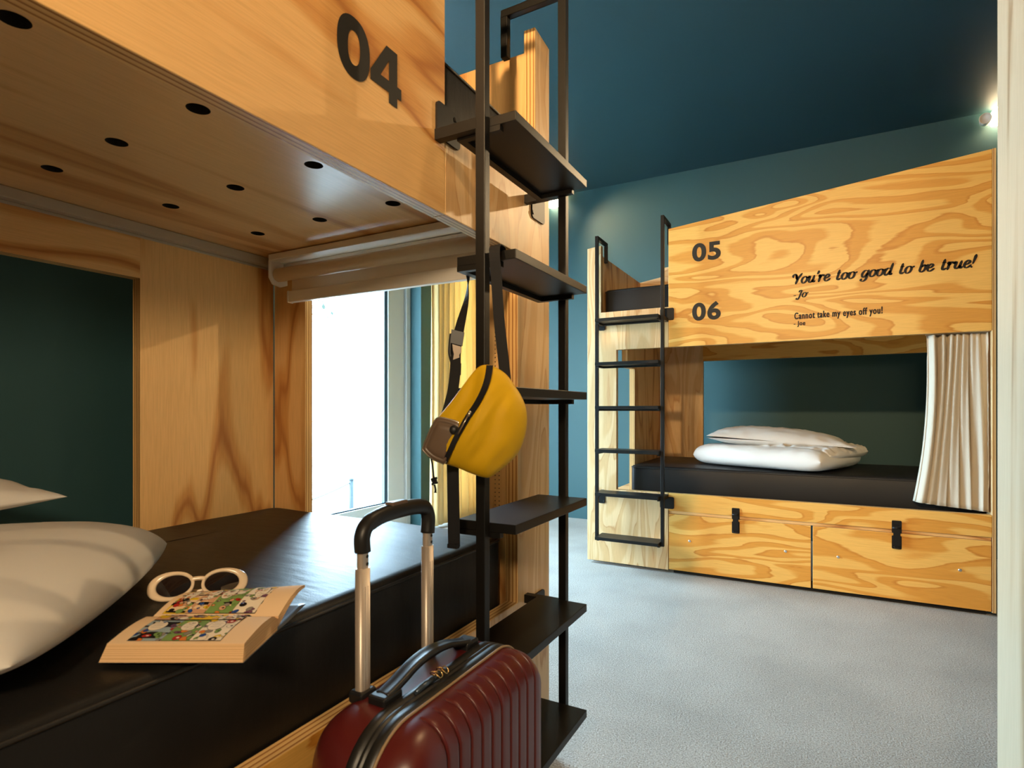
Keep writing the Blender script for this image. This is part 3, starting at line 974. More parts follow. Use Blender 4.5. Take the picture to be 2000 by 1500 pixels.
# ------------------------------------------------------------------ wall lamps
def wall_lamp(x, dirx, label, aim):
    e = empty('wall_lamp', (x, YB, 2.90))
    tag(e, label, 'wall lamp', 'wall lamps under the ceiling')
    m = MB(); m.box((x - 0.065, YB - 0.10, 2.895), (x + 0.065, YB, 2.985))
    build('lamp_diffuser', m, GLOW, e, bevel=0.004)
    hx = x + dirx * 0.105
    c = Vector((hx, YB - 0.07, 2.925))
    ax = (Vector(aim) - c).normalized()
    q = ax.to_track_quat('Z', 'Y')
    m = MB()
    rows = []
    for r, h in ((0.001, -0.046), (0.030, -0.046), (0.034, -0.042), (0.034, 0.044), (0.031, 0.046), (0.029, 0.038), (0.001, 0.036)):
        rows.append([c + q @ Vector((r * math.cos(a * PI / 10), r * math.sin(a * PI / 10), h)) for a in range(20)])
    m.grid(rows, close_v=True)
    build('spot_head', m, WHITEP, e)
    m = MB(); m.tube([c + Vector((-dirx * 0.015, 0, 0.01)), (x + dirx * 0.06, YB - 0.05, 2.945)], 0.007, 8)
    build('swivel_arm', m, WHITEP, e)
    return e
wall_lamp(1.085, -1, 'glowing white wall lamp above bunk 05 near the right edge', (0.6, 3.0, 2.6))
wall_lamp(-2.155, 1, 'glowing white wall lamp seen just beyond the top step of the near ladder', (-1.7, 4.0, 2.2))
# ------------------------------------------------------------------ bedding
def soft_slab(mb, c, A, B, ha, hb, t_up, t_dn, pw=2.6, corner=0.0, n=40, wr=0.004, freq=9.0, sd=0.0, edge=0.0, tilt=(0, 0), mi=0, groove=None):
    """cushion-like closed surface; A,B unit vectors in the plane, half sizes ha, hb"""
    A, B, c = Vector(A), Vector(B), Vector(c)
    top, bot = [], []
    for i in range(n + 1):
        ra, rb = [], []
        for j in range(n + 1):
            a = -math.cos(PI * i / n)
            b = -math.cos(PI * j / n)
            # rounded outline, corners kept when corner > 0
            k = 1.0 - (0.10 - corner) * (a * a * b * b)
            aa = a * (k - corner * 0.9 * (1 - b * b) * abs(a) ** 3)
            bb = b * (k - corner * 0.9 * (1 - a * a) * abs(b) ** 3)
            h = max(0.0, (1 - abs(a) ** pw)) ** 0.5 * max(0.0, (1 - abs(b) ** pw)) ** 0.5
            P = c + A * aa * ha + B * bb * hb
            w = noise.noise((aa * freq * ha * 4 + sd, bb * freq * hb * 4, sd)) * wr + noise.noise((aa * freq * ha * 12 + sd, bb * freq * hb * 12, sd + 5)) * wr * 0.4
            ez = edge * (1 - min(1, h * 3)) 
            tl = tilt[0] * aa + tilt[1] * bb
            ra.append(P + Vector((0, 0, t_up * h + ez + w * min(1, h * 4) + tl)))
            rb.append(P + Vector((0, 0, -t_dn * h + ez + tl * 0.6)))
        top.append(ra)
        bot.append(rb)
    mb.grid(top, mi)
    mb.grid([list(reversed(r)) for r in bot], mi)

def unit(x, y):
    d = math.hypot(x, y)
    return (x / d, y / d, 0)

# right bunk : folded duvet with pillow on top
A, B = unit(0.93, -0.36), unit(0.36, 0.93)
m = MB()
soft_slab(m, (-0.240, 3.960, 0.709), A, B, 0.435, 0.34, 0.070, 0.062, pw=9, n=64, wr=0.005, freq=5, sd=2.0)
soft_slab(m, (-0.110, 3.990, 0.742), A, B, 0.335, 0.325, 0.046, 0.040, pw=8, n=64, wr=0.014, freq=7, sd=8.0)
o = build('folded_duvet', m, LINEN, weld=False)
tag(o, 'white folded duvet under a pillow on the lower berth of bunk 06', 'duvet')
m = MB()
soft_slab(m, (-0.225, 4.00, 0.808), unit(0.97, 0.05), unit(-0.05, 0.97), 0.41, 0.27, 0.078, 0.052, pw=2.2, corner=0.09, n=48, wr=0.006, freq=4, sd=4.0, tilt=(-0.028, 0.0))
o = build('pillow', m, LINEN, weld=False)
tag(o, 'white pillow lying on the folded duvet of bunk 06', 'pillow')
# left bunk
A, B = unit(-0.53, 0.52), unit(-0.52, -0.53)
m = MB()
soft_slab(m, (-1.100, 0.336, 0.727), A, B, 0.322, 0.222, 0.082, 0.047, pw=2.9, n=64, wr=0.0008, freq=5, sd=3.0)
o = build('folded_duvet', m, LINEN, weld=False)
tag(o, 'white folded duvet beside the open comic on the near black mattress', 'duvet')
m = MB()
soft_slab(m, (-1.375, 0.160, 0.842), unit(-0.1, 0.99), unit(-0.99, -0.1), 0.345, 0.215, 0.075, 0.035, pw=2.2, corner=0.09, n=48, wr=0.006, freq=4, sd=6.0)
o = build('pillow', m, LINEN, weld=False)
tag(o, 'white pillow at the left edge of the photo on the near duvet', 'pillow')

# ------------------------------------------------------------------ open comic on the near mattress
ZM = 0.6795
O = Vector((-0.7985, 0.381, ZM))
E1, E2 = Vector((0.880, 0.475, 0)), Vector((-0.475, 0.880, 0))
e = empty('comic_book', O + E1 * 0.09 + E2 * 0.1)
tag(e, 'open comic paperback lying on the near black mattress in front of the white sunglasses', 'book')
BW, BD = 0.182, 0.105
def near_top(a, b):      # a along fore edge, b from fore edge to spine (0..BD)
    s = b / BD
    z = 0.0235 + 0.0055 * math.sin(min(s, 1) * PI * 0.92) - 0.010 * max(0, s - 0.82) / 0.18
    return O + E1 * (a * (1 - 0.02 * s) + 0.004 * s + 0.008 * (1 - s) * (1 - a / BW)) + E2 * (b + 0.004) + Vector((0, 0, z))
def near_bot(a, b):
    s = b / BD
    return O + E1 * a + E2 * b + Vector((0, 0, 0.0012))
def far_top(a, b):       # b from spine (0) to far edge
    s = b / BD
    z = 0.020 + 0.021 * math.sin(s * PI * 0.62) - 0.010 * s + 0.012 * (a / BW) * s
    return O + E1 * (a + 0.010 * s) + E2 * (BD + 0.004 + b * 0.74) + Vector((0, 0, z))
def far_bot(a, b):
    p = far_top(a, b)
    s = b / BD
    return p - Vector((0, 0, 0.004 + 0.011 * (1 - s)))
def surf(fn, na=24, nb=14, lift=0.0):
    return [[fn(BW * i / na, BD * j / nb) + Vector((0, 0, lift)) for j in range(nb + 1)] for i in range(na + 1)]
for nm, ft, fb in (('near_page_block', near_top, near_bot), ('far_page_block', far_top, far_bot)):
    m = MB()
    t, b_ = surf(ft), surf(fb)
    m.grid(t, 0)
    m.grid([list(reversed(r)) for r in b_], 1)
    for side in (0, -1):
        m.grid([t[side], b_[side]], 1, smooth=False, us=0.0, vs=0.03)
        m.grid([[r[side] for r in t], [r[side] for r in b_]], 1, smooth=False)
    # page-edge uv : v must follow the height
    for k, f in enumerate(m.f):
        if m.mi[k] == 1:
            m.uv[k] = [(0, m.v[i][2]) for i in f]
    build(nm, m, [PAPER, PAGES], e, weld=False)
m = MB()
rows = []
for i in range(17):
    a = (BW + 0.002) * i / 16 - 0.001
    r = []
    for j in range(25):
        b = j / 24 * 2 * BD
        if b <= BD:
            r.append(O + E1 * a + E2 * b + Vector((0, 0, 0.0006)))
        else:
            s = (b - BD) / BD
            r.append(O + E1 * (a + 0.008 * s) + E2 * (BD + (b - BD) * 0.86) + Vector((0, 0, 0.0006 + 0.008 * s ** 1.5 * (0.4 + 0.6 * a / BW))))
    rows.append(r)
m.grid(rows)
o = build('cover', m, mat('dark_book_cover', srgb(62, 66, 74), 0.35), e)
sd = o.modifiers.new('thickness', 'SOLIDIFY'); sd.thickness = 0.0006
# printed panels : made-up blobs of colour, balloons and outlines
PC = [mat('comic_ink_' + n, srgb(*c), 0.8, spec=0.1) for n, c in
      (('yellow', (226, 186, 40)), ('green', (122, 152, 84)), ('pale_blue', (150, 168, 176)), ('red', (176, 44, 36)), ('blue', (40, 72, 140)),
       ('orange', (214, 122, 52)), ('white', (232, 218, 196)), ('black', (30, 24, 22)), ('tan', (206, 158, 122)), ('purple', (112, 70, 92)), ('grey', (140, 130, 120)))]
rnd = random.Random(4)
def art(fn, name, a0, a1, b0, b1, panels, bgs):
    m = MB()
    lv = [0.0]
    def put(poly, ci, clip):
        lv[0] += 0.0000045
        x0, x1, y0, y1 = clip
        pts = [(min(max(x, x0), x1), min(max(y, y0), y1)) for x, y in poly]
        cx, cy = sum(p[0] for p in pts) / len(pts), sum(p[1] for p in pts) / len(pts)
        c = fn(cx, cy) + Vector((0, 0, 0.00025 + lv[0]))
        q = [fn(x, y) + Vector((0, 0, 0.00025 + lv[0])) for x, y in pts]
        for i in range(len(q)):
            m.face([c, q[i], q[(i + 1) % len(q)]], mi=ci, smooth=True)
    def sub(x0, x1, y0, y1, ci, n=10):
        for i in range(n):
            for j in range(3):
                xa, xb = x0 + (x1 - x0) * i / n, x0 + (x1 - x0) * (i + 1) / n
                ya, yb = y0 + (y1 - y0) * j / 3, y0 + (y1 - y0) * (j + 1) / 3
                q = [fn(x, y) + Vector((0, 0, 0.0002)) for x, y in ((xa, ya), (xb, ya), (xb, yb), (xa, yb))]
                m.face(q, mi=ci, smooth=True)
    def ell(cx, cy, rx, ry, ci, clip, n=14, rot=0.0):
        put([(cx + rx * math.cos(k * 2 * PI / n) * math.cos(rot) - ry * math.sin(k * 2 * PI / n) * math.sin(rot),
              cy + rx * math.cos(k * 2 * PI / n) * math.sin(rot) + ry * math.sin(k * 2 * PI / n) * math.cos(rot)) for k in range(n)], ci, clip)
    for (fx0, fx1, fy0, fy1), bgc in zip(panels, bgs):
        x0, x1 = a0 + (a1 - a0) * fx0, a0 + (a1 - a0) * fx1 - 0.0012
        y0, y1 = b0 + (b1 - b0) * fy0, b0 + (b1 - b0) * fy1 - 0.0012
        sub(x0 - 0.0004, x1 + 0.0004, y0 - 0.0004, y1 + 0.0004, 7)
        lv[0] += 0.00001
        clip = (x0, x1, y0, y1)
        ell((x0 + x1) / 2, (y0 + y1) / 2, (x1 - x0), (y1 - y0), bgc, clip, 20)
        for k in range(26):
            rx = rnd.uniform(0.0016, 0.0062)
            cx, cy = rnd.uniform(x0, x1), rnd.uniform(y0, y1)
            ry = rx * rnd.uniform(0.5, 1.1)
            ro = rnd.uniform(0, 3)
            ci = rnd.choice([0, 1, 3, 4, 5, 6, 8, 9, 6, 7, 10, 1])
            ell(cx, cy, rx + 0.0004, ry + 0.0004, 7, clip, rot=ro)
            ell(cx, cy, rx, ry, ci, clip, rot=ro)
            if k % 2:
                ell(cx + rx * 0.2, cy, rx * 0.35, ry * 0.35, rnd.choice([6, 7]), clip)
        bx, by = x0 + (x1 - x0) * rnd.uniform(0.25, 0.7), y0 + (y1 - y0) * 0.68
        rx, ry = (x1 - x0) * 0.26, (y1 - y0) * 0.24
        ell(bx, by, rx + 0.0005, ry + 0.0005, 7, clip, 18)
        ell(bx, by, rx, ry, 6, clip, 18)
        for k in range(3):
            yy = by + ry * (0.45 - 0.4 * k)
            put([(bx - rx * 0.6, yy), (bx + rx * 0.55, yy), (bx + rx * 0.55, yy + 0.0007), (bx - rx * 0.6, yy + 0.0007)], 10, clip)
    build(name, m, PC, e, recalc=False, weld=False)
art(near_top, 'near_page_art', 0.022, 0.148, 0.006, 0.100, [(0, 0.36, 0, 0.62), (0.36, 0.66, 0, 0.62), (0.66, 1, 0, 0.62), (0, 0.4, 0.62, 1), (0.4, 0.72, 0.62, 1), (0.72, 1, 0.62, 1)], [2, 1, 6, 8, 0, 6])
art(far_top, 'far_page_art', 0.010, 0.146, 0.006, 0.100, [(0, 0.24, 0, 0.95), (0.24, 0.45, 0, 0.95), (0.45, 0.74, 0, 0.95), (0.74, 1, 0, 0.95)], [0, 8, 1, 6])

# ------------------------------------------------------------------ white sunglasses behind the comic
G = Vector((-0.934, 0.598, 0.7015))
Rg = Vector((0.700, 0.714, 0.0)).normalized()
pf = Vector((-Rg.y, Rg.x, 0))
Ug = (pf * 0.58 + Vector((0, 0, 0.815))).normalized()
Ng = Rg.cross(Ug)
if Ng.dot(Vector((0, 0, 1)) - G * 0) < 0:
    pass
def gp(a, b, c=0.0):     # a right, b up, c towards the viewer
    cv = -0.9 * a * a + c
    return G + Rg * a + Ug * b + Ng * cv
e = empty('sunglasses', G - Vector((0, 0, 0.02)))
tag(e, 'white oval sunglasses with dark lenses standing behind the open comic', 'sunglasses')
m = MB()
for sgn in (-1, 1):
    outer, inner = [], []
    for k in range(40):
        an = 2 * PI * k / 40
        ca, sa = math.cos(an), math.sin(an)
        outer.append((sgn * (0.0415 + 0.0365 * math.copysign(abs(ca) ** 0.92, ca)), 0.0255 * math.copysign(abs(sa) ** 0.92, sa)))
        inner.append((sgn * (0.0370 + 0.0265 * ca), 0.0185 * sa))
    th = 0.0028
    rows = []
    for i, (po, pi_) in enumerate(zip(outer, inner)):
        mid = [((po[0] * (1 - t) + pi_[0] * t), (po[1] * (1 - t) + pi_[1] * t)) for t in (0.0, 0.12, 0.5, 0.88, 1.0)]
        hh = (0.0, 0.8, 1.0, 0.8, 0.0)
        ring = [gp(q[0], q[1], th * h) for q, h in zip(mid, hh)]
        ring += [gp(q[0], q[1], -th * h) for q, h in zip(reversed(mid), hh)][1:-1]
        rows.append(ring)
    m.grid(rows, close_u=True, close_v=True)
m.tube([gp(x, 0.010 - 14 * x * x, 0.0) for x in [(-0.012 + 0.003 * k) for k in range(9)]], 0.0038, 10)
build('frame_front', m, CREAMP, e)
for sgn in (-1, 1):
    m = MB()
    ring = [gp(sgn * (0.0370 + 0.0268 * math.cos(2 * PI * k / 32)), 0.0188 * math.sin(2 * PI * k / 32), 0.0) for k in range(32)]
    c = gp(sgn * 0.037, 0, 0.0022)
    r2 = [p.lerp(c, 0.5) + Ng * 0.0009 for p in ring]
    m.grid([ring, r2], close_v=True)
    for k in range(32):
        m.face([r2[k], r2[(k + 1) % 32], c], smooth=True)
    build('lens', m, LENS, e, label='dark brown lens')
    m = MB()
    h = gp(sgn * 0.073, 0.006, -0.002)
    back = -Ng
    tip = h + Rg * (-sgn * 0.125) + back * (0.014 if sgn > 0 else 0.020) - Ug * 0.018
    pts = [h, h + back * 0.008 - Rg * sgn * 0.004, h.lerp(tip, 0.35) + back * 0.008, h.lerp(tip, 0.75) + back * 0.004, tip]
    m.tube(cr(pts, 5), 0.0026, 8)
    build('temple_arm', m, CREAMP, e)

# ------------------------------------------------------------------ suitcase
e = empty('suitcase', (-0.53, 0.735, 0))
tag(e, 'maroon ribbed hard shell cabin suitcase with raised trolley handle beside the near ladder', 'suitcase')
Y0, Y1, ZB, ZT, RC = 0.525, 0.938, 0.045, 0.582, 0.085
GRV = [0.617 + 0.0288 * k for k in range(11)]
def shell(xr, depth, sgn, grooves, r):
    ys = sorted(set([Y0 + (Y1 - Y0) * (0.5 - 0.5 * math.cos(PI * k / 60)) for k in range(61)] + ([g + d for g in GRV for d in (-0.0045, -0.0028, -0.0021, -0.0015, -0.0008, 0, 0.0008, 0.0015, 0.0021, 0.0028, 0.0045)] if grooves else [])))
    rows = []
    for y in ys:
        de = min(y - Y0, Y1 - y)
        cut = RC - math.sqrt(max(0, RC * RC - (RC - de) ** 2)) if de < RC else 0
        zt, zb = ZT - cut, ZB + cut
        dp = depth * (math.sqrt(max(0.0, 1 - (1 - min(de / r, 1)) ** 2)) * 0.93 + 0.07)
        rr = min(r, dp * 0.98)
        path = []
        for k in range(7):
            path.append((dp - rr, 0.0) if k == 6 else ((dp - rr) * k / 6, 0.0))
        for k in range(1, 11):
            a = PI / 2 * k / 10
            path.append((dp - rr + rr * math.sin(a), rr * (1 - math.cos(a))))
        mid = zt - zb
        for k in range(1, 14):
            path.append((dp, rr + (mid - 2 * rr) * k / 14))
        half = [(x, zt - z) for x, z in path] 
        low = [(x, zb + z) for x, z in reversed(path[:17])]
        pts = half + low
        g = sum(math.exp(-((y - q) / 0.0018) ** 2) for q in GRV) * 0.0056 if grooves else 0.0
        bulge = 0.0
        out, dist = [], 0.0
        for i, (x, z) in enumerate(pts):
            if i:
                dist += math.hypot(x - pts[i - 1][0], z - pts[i - 1][1])
            mk = min(1.0, max(0.0, (dist - 0.016) / 0.006)) if i < len(pts) / 2 else 1.0
            # inward normal
            p, q = pts[max(i - 1, 0)], pts[min(i + 1, len(pts) - 1)]
            tx, tz = q[0] - p[0], q[1] - p[1]
            L = math.hypot(tx, tz) or 1
            nx, nz = tz / L, -tx / L
            out.append((xr + sgn * (x + nx * g * mk), y, z + nz * g * mk))
        rows.append(out)
    m = MB()
    m.grid(rows)
    return m
front = shell(-0.490, 0.062, 1, True, 0.046)
build('front_shell', front, MAROON, e)
build('back_shell', shell(-0.532, 0.092, -1, False, 0.060), MAROON, e)
outl = rrect(Y0, ZB, Y1, ZT, RC, 10)
m = MB()
rows = []
for x, d in ((-0.533, -0.001), (-0.531, 0.0025), (-0.518, 0.0035), (-0.5165, 0.001), (-0.5145, 0.001), (-0.513, 0.0035), (-0.509, 0.0035), (-0.5075, 0.001), (-0.506, 0.001), (-0.5045, 0.0035), (-0.492, 0.0025), (-0.4895, -0.001)):
    oo = rrect(Y0 - d, ZB - d, Y1 + d, ZT + d, RC + d, 10)
    rows.append([(x, a, b) for a, b in oo])
m.grid(rows, close_v=True)
build('zip_gusset', m, RUBBER, e)
m = MB()
m.tube([(-0.4885, a, b) for a, b in rrect(Y0 - 0.0015, ZB - 0.0015, Y1 + 0.0015, ZT + 0.0015, RC, 10)], 0.0022, 8, closed=True)
build('shell_piping', m, PIPEL, e)
# carry handle
m = MB()
pts = cr([(-0.548, 0.625, 0.590), (-0.548, 0.655, 0.597), (-0.548, 0.695, 0.608), (-0.548, 0.735, 0.612), (-0.548, 0.780, 0.607), (-0.548, 0.815, 0.597), (-0.548, 0.845, 0.589)], 5)
n = len(pts)
rows = []
for i, p in enumerate(pts):
    t = (pts[min(i + 1, n - 1)] - pts[max(i - 1, 0)]).normalized()
    up = Vector((1, 0, 0)).cross(t).normalized()
    w = 0.013
    rows.append([p + Vector((1, 0, 0)) * a * w + up * b for a, b in ((-1, -0.003), (-1, 0.003), (-0.7, 0.0055), (-0.35, 0.004), (0.35, 0.004), (0.7, 0.0055), (1, 0.003), (1, -0.003))])
m.grid(rows, close_v=True)
m.face(list(reversed(rows[0]))); m.face(rows[-1])
build('carry_handle', m, RUBBER, e)
for ya, yb in ((0.612, 0.652), (0.825, 0.862)):
    m = MB(); m.box((-0.565, ya, 0.574), (-0.532, yb, 0.594))
    build('handle_mount', m, BUCK, e, bevel=0.004)
# trolley
for y in (0.632, 0.790):
    m = MB()
    ou = lambda w, h, z: [(-0.592 + a, y + b, z) for a, b in rrect(-w, -h, w, h, min(w, h) * 0.8, 4)]
    m.grid([ou(0.0080, 0.0112, 0.50), ou(0.0080, 0.0112, 0.766)], close_v=True)
    m.face(ou(0.0080, 0.0112, 0.766))
    for da in (-0.003, 0.003):
        m.box((-0.5842, y + da - 0.0005, 0.58), (-0.5836, y + da + 0.0005, 0.74))
    st = build('trolley_tube', m, ALU, e)
    m = MB()
    m.grid([ou(0.0062, 0.0086, 0.76), ou(0.0062, 0.0086, 0.80)], close_v=True)
    build('inner_tube', m, ALU, st)
    m = MB()
    for z in (0.772, 0.783):
        m.tube([(-0.5862, y + 0.003, z), (-0.5854, y + 0.003, z)], 0.0026, 10)
    build('rivet', m, DARK, st)
    m = MB(); m.box((-0.606, y - 0.016, 0.570), (-0.578, y + 0.016, 0.588))
    build('tube_collar', m, BUCK, e, bevel=0.004)
m = MB()
gp_ = cr([(-0.592, 0.632, 0.790), (-0.592, 0.631, 0.812), (-0.592, 0.642, 0.828), (-0.592, 0.672, 0.8365), (-0.592, 0.712, 0.839), (-0.592, 0.755, 0.838), (-0.592, 0.782, 0.832), (-0.592, 0.792, 0.815), (-0.592, 0.790, 0.788)], 6)
rows = []
n = len(gp_)
for i, p in enumerate(gp_):
    t = (gp_[min(i + 1, n - 1)] - gp_[max(i - 1, 0)]).normalized()
    sd_ = Vector((1, 0, 0))
    up = sd_.cross(t).normalized()
    rows.append([p + sd_ * 0.0125 * math.cos(k * PI / 7) + up * (0.0130 if 0.25 < i / n < 0.75 else 0.0115) * math.sin(k * PI / 7) for k in range(14)])
m.grid(rows, close_v=True)
m.face(list(reversed(rows[0]))); m.face(rows[-1])
gr = build('trolley_grip', m, BUCK, e)
m = MB(); m.box((-0.600, 0.690, 0.848), (-0.584, 0.728, 0.8545))
build('release_button', m, TAUPE, gr, bevel=0.002)
# zip pulls
for y, dy in ((0.722, 0.0), (0.706, 0.0)):
    m = MB()
    c = Vector((-0.511, y, 0.594))
    for q in range(3):
        cc = c + Vector((0.004 * math.sin(q * 2.1), 0.006 * math.cos(q * 2.1), 0.002 * q))
        nx = Vector((math.cos(q), math.sin(q), 0.9)).normalized()
        u_ = nx.cross(Vector((0, 0, 1))).normalized(); v_ = nx.cross(u_)
        m.tube([cc + u_ * 0.006 * math.cos(k * PI / 6) + v_ * 0.006 * math.sin(k * PI / 6) for k in range(12)], 0.0011, 6, closed=True)
    zp_ = build('zip_ring', m, GOLD, e)
    m = MB()
    m.tube([c + Vector((-0.001, -0.006, -0.002)), c + Vector((-0.004, -0.022, -0.004)), c + Vector((-0.005, -0.046, -0.007))], [0.0022, 0.0045, 0.0035], 8)
    build('zip_pull', m, mat('blue_grey_pull', srgb(78, 92, 108), 0.25, 0.6), zp_)
for x in (-0.59, -0.455):
    for y in (0.585, 0.885):
        m = MB()
        m.tube([(x - 0.008, y, 0.0215), (x + 0.008, y, 0.0215)], 0.021, 18)
        w_ = build('wheel', m, BUCK, e)
        m = MB(); m.box((x - 0.013, y - 0.014, 0.030), (x + 0.013, y + 0.014, 0.055))
        build('wheel_housing', m, BUCK, w_, bevel=0.003)

# ------------------------------------------------------------------ yellow sling bag
BC = Vector((-0.5463, 0.875, 0.981))
RV, UV_, NV = Vector((0.880, 0.475, 0)), Vector((0, 0, 1)), Vector((0.475, -0.880, 0))
K = 0.000931
def bp(px, py, off=0.0):
    return BC + RV * ((px - 930) * K) + UV_ * ((820 - py) * K) + NV * off
e = empty('sling_bag', BC)
tag(e, 'mustard yellow sling bag hanging by its black strap from the near ladder', 'bag')
OUT = [(947, 712), (964, 715), (988, 730), (1007, 755), (1022, 781), (1029, 808), (1027, 844), (1013, 883), (987, 910), (960, 930), (945, 932), (919, 924), (893, 913), (868, 905), (845, 894), (832, 880), (834, 868), (846, 835), (858, 812), (880, 785), (906, 750), (931, 719)]
ol = cr([(x, y, 0) for x, y in OUT], 5, closed=True)
CX, CY = 938, 835
ZC_ = [(957, 714), (955, 735), (948, 760), (934, 788), (919, 811), (906, 833), (893, 857), (881, 882), (870, 903)]
def zip_x(y):
    if y <= ZC_[0][1]:
        return ZC_[0][0]
    for (x0, y0), (x1, y1) in zip(ZC_, ZC_[1:]):
        if y <= y1:
            return x0 + (x1 - x0) * (y - y0) / (y1 - y0)
    return ZC_[-1][0]
def bag_h(x, y, r):
    base = 0.047 * math.sqrt(max(0.0, 1 - r ** 2.3))
    d = zip_x(y) - x
    if d > 0:
        base *= 1 / (1 + (d / 30.0) ** 2)
        base -= 0.004 * math.exp(-(d - 24) ** 2 / 120)
    base -= 0.0035 * math.exp(-(d / 7.0) ** 2) * (1 - r)
    w = noise.noise((x * 0.022 + y * 0.008, y * 0.009, 2.0)) * 0.013 + noise.noise((x * 0.05 + y * 0.03, y * 0.02, 7.0)) * 0.006
    return base + w * min(1, 2.4 * (1 - r))
def rad(x, y):
    an = math.atan2(y - CY, x - CX)
    best, bd = ol[0], 9
    for p in ol:
        d = abs((math.atan2(p.y - CY, p.x - CX) - an + PI) % (2 * PI) - PI)
        if d < bd:
            bd, best = d, p
    return min(1.0, math.hypot(x - CX, y - CY) / math.hypot(best.x - CX, best.y - CY))
m = MB()
RR = [0.02, 0.1, 0.2, 0.3, 0.4, 0.5, 0.6, 0.7, 0.78, 0.85, 0.91, 0.95, 0.98, 1.0]
rows = [[bp(CX + (p.x - CX) * r, CY + (p.y - CY) * r, bag_h(CX + (p.x - CX) * r, CY + (p.y - CY) * r, r)) for p in ol] for r in RR]
m.grid(rows, close_v=True); m.face(rows[0], smooth=True)
rb = [[bp(CX + (p.x - CX) * r, CY + (p.y - CY) * r, -0.022 * math.sqrt(max(0, 1 - r ** 2.3))) for p in ol] for r in RR]
m.grid([list(reversed(q)) for q in rb], close_v=True); m.face(list(reversed(rb[0])), smooth=True)
body = build('bag_body', m, YELLOW, e)
zc = cr([(x, y, 0) for x, y in ZC_], 5)
m = MB()
rows = []
for i, p in enumerate(zc):
    t = (zc[min(i + 1, len(zc) - 1)] - zc[max(i - 1, 0)]).normalized()
    nn = Vector((-t.y, t.x, 0))
    w = 6.5 - 2.0 * i / len(zc)
    rows.append([bp(p.x + nn.x * a * w, p.y + nn.y * a * w, bag_h(p.x + nn.x * a * w, p.y + nn.y * a * w, rad(p.x, p.y)) + 0.0045) for a in (-1, -0.5, 0, 0.5, 1)])
m.grid(rows)
zo = build('zipper', m, WEB, e)
m = MB()
zz = 0.052
m.tube([bp(921, 806, bag_h(921, 806, rad(921, 806)) + 0.007), bp(911, 824, bag_h(911, 824, rad(911, 824)) + 0.010), bp(899, 846, bag_h(899, 846, rad(899, 846)) + 0.008)], 0.0016, 6)
m.tube([bp(923, 803, bag_h(921, 806, rad(921, 806)) + 0.007), bp(918, 812, bag_h(918, 812, rad(918, 812)) + 0.008)], 0.0034, 8)
build('zip_slider', m, ZIPM, zo)
# front pocket
PK = [(860, 815), (880, 818), (901, 826), (899, 842), (893, 858), (883, 880), (872, 901), (862, 900), (846, 893), (831, 880), (829, 872), (838, 850), (850, 824)]
pl_ = cr([(x, y, 0) for x, y in PK], 4, closed=True)
px_, py_ = 866, 860
m = MB()
rows = []
for r, h in ((1.0, -0.004), (1.0, 0.006), (0.985, 0.010), (0.95, 0.0125), (0.88, 0.0135), (0.82, 0.0137), (0.79, 0.0120), (0.77, 0.0137), (0.5, 0.0148), (0.2, 0.0152)):
    rows.append([bp(px_ + (p.x - px_) * r, py_ + (p.y - py_) * r, 0.012 + h + 0.00022 * (px_ + (p.x - px_) * r - 850)) for p in pl_])
m.grid(rows, close_v=True); m.face(rows[-1], smooth=True)
pk = build('front_pocket', m, TAUPE, e, label='grey brown coated front pocket')
m = MB()
m.tube([bp(p.x, p.y, 0.019 + 0.00022 * (p.x - 850)) for p in pl_], 0.0017, 6, closed=True)
build('pocket_rim', m, ZIPM, pk)
m = MB()
c = bp(891, 838, 0.036)
rows = [[c + RV * r * math.cos(k * PI / 8) + UV_ * r * math.sin(k * PI / 8) + NV * h for k in range(16)] for r, h in ((0.0085, -0.010), (0.0085, 0.001), (0.0065, 0.004), (0.002, 0.005))]
m.grid(rows, close_v=True); m.face(rows[-1], smooth=True)
build('toggle', m, BUCK, pk)
# strap over the tread
m = MB()
right = [(-0.480, 0.975, 1.066), (-0.4995, 0.9375, 1.105), (-0.5095, 0.9350, 1.174), (-0.5330, 0.9360, 1.253), (-0.5420, 0.9300, 1.296), (-0.5480, 0.9480, 1.3165)]
top_ = [(-0.5550, 0.9800, 1.3155), (-0.6050, 1.0000, 1.3150), (-0.6450, 1.0120, 1.3145), (-0.6530, 1.0135, 1.3060)]
leftp = [(-0.6535, 1.0130, 1.2700), (-0.642, 0.988, 1.225), (-0.634, 0.953, 1.165), (-0.624, 0.925, 1.12), (-0.614, 0.907, 1.074), (-0.613, 0.897, 1.034), (-0.617, 0.883, 0.990)]
right = [(-0.508, 0.918, 1.035), (-0.511, 0.920, 1.062), (-0.519, 0.925, 1.105), (-0.530, 0.930, 1.174), (-0.537, 0.932, 1.253), (-0.540, 0.930, 1.296), (-0.546, 0.946, 1.3165)]
al = cr(right + top_ + leftp, 5)
nr = []
for i, p in enumerate(al):
    t = (al[min(i + 1, len(al) - 1)] - al[max(i - 1, 0)]).normalized()
    f = i / (len(al) - 1)
    if f < 0.27:
        nr.append(Vector((0.5, -0.85, 0.05)))
    elif f < 0.60:
        nr.append(Vector((-0.05, -0.3, 1.0)) if 0.32 < f < 0.5 else Vector((0.2, -0.5, 0.75)) if f <= 0.32 else Vector((-0.95, -0.1, 0.35)))
    else:
        k = min(1, (f - 0.60) / 0.2)
        nr.append(Vector((-0.95, -0.1, 0.2)).lerp(Vector((0.35, -0.9, 0.0)), k))
m.ribbon(al, nr, 0.0205, 0.0022)
build('strap', m, WEB, e)
m = MB(); m.ribbon([(-0.604, 0.884, 0.920), (-0.603, 0.885, 0.828), (-0.602, 0.886, 0.742)], (0.475, -0.88, 0.0), 0.0225, 0.002)
m.box((-0.613, 0.879, 0.740), (-0.592, 0.889, 0.748))
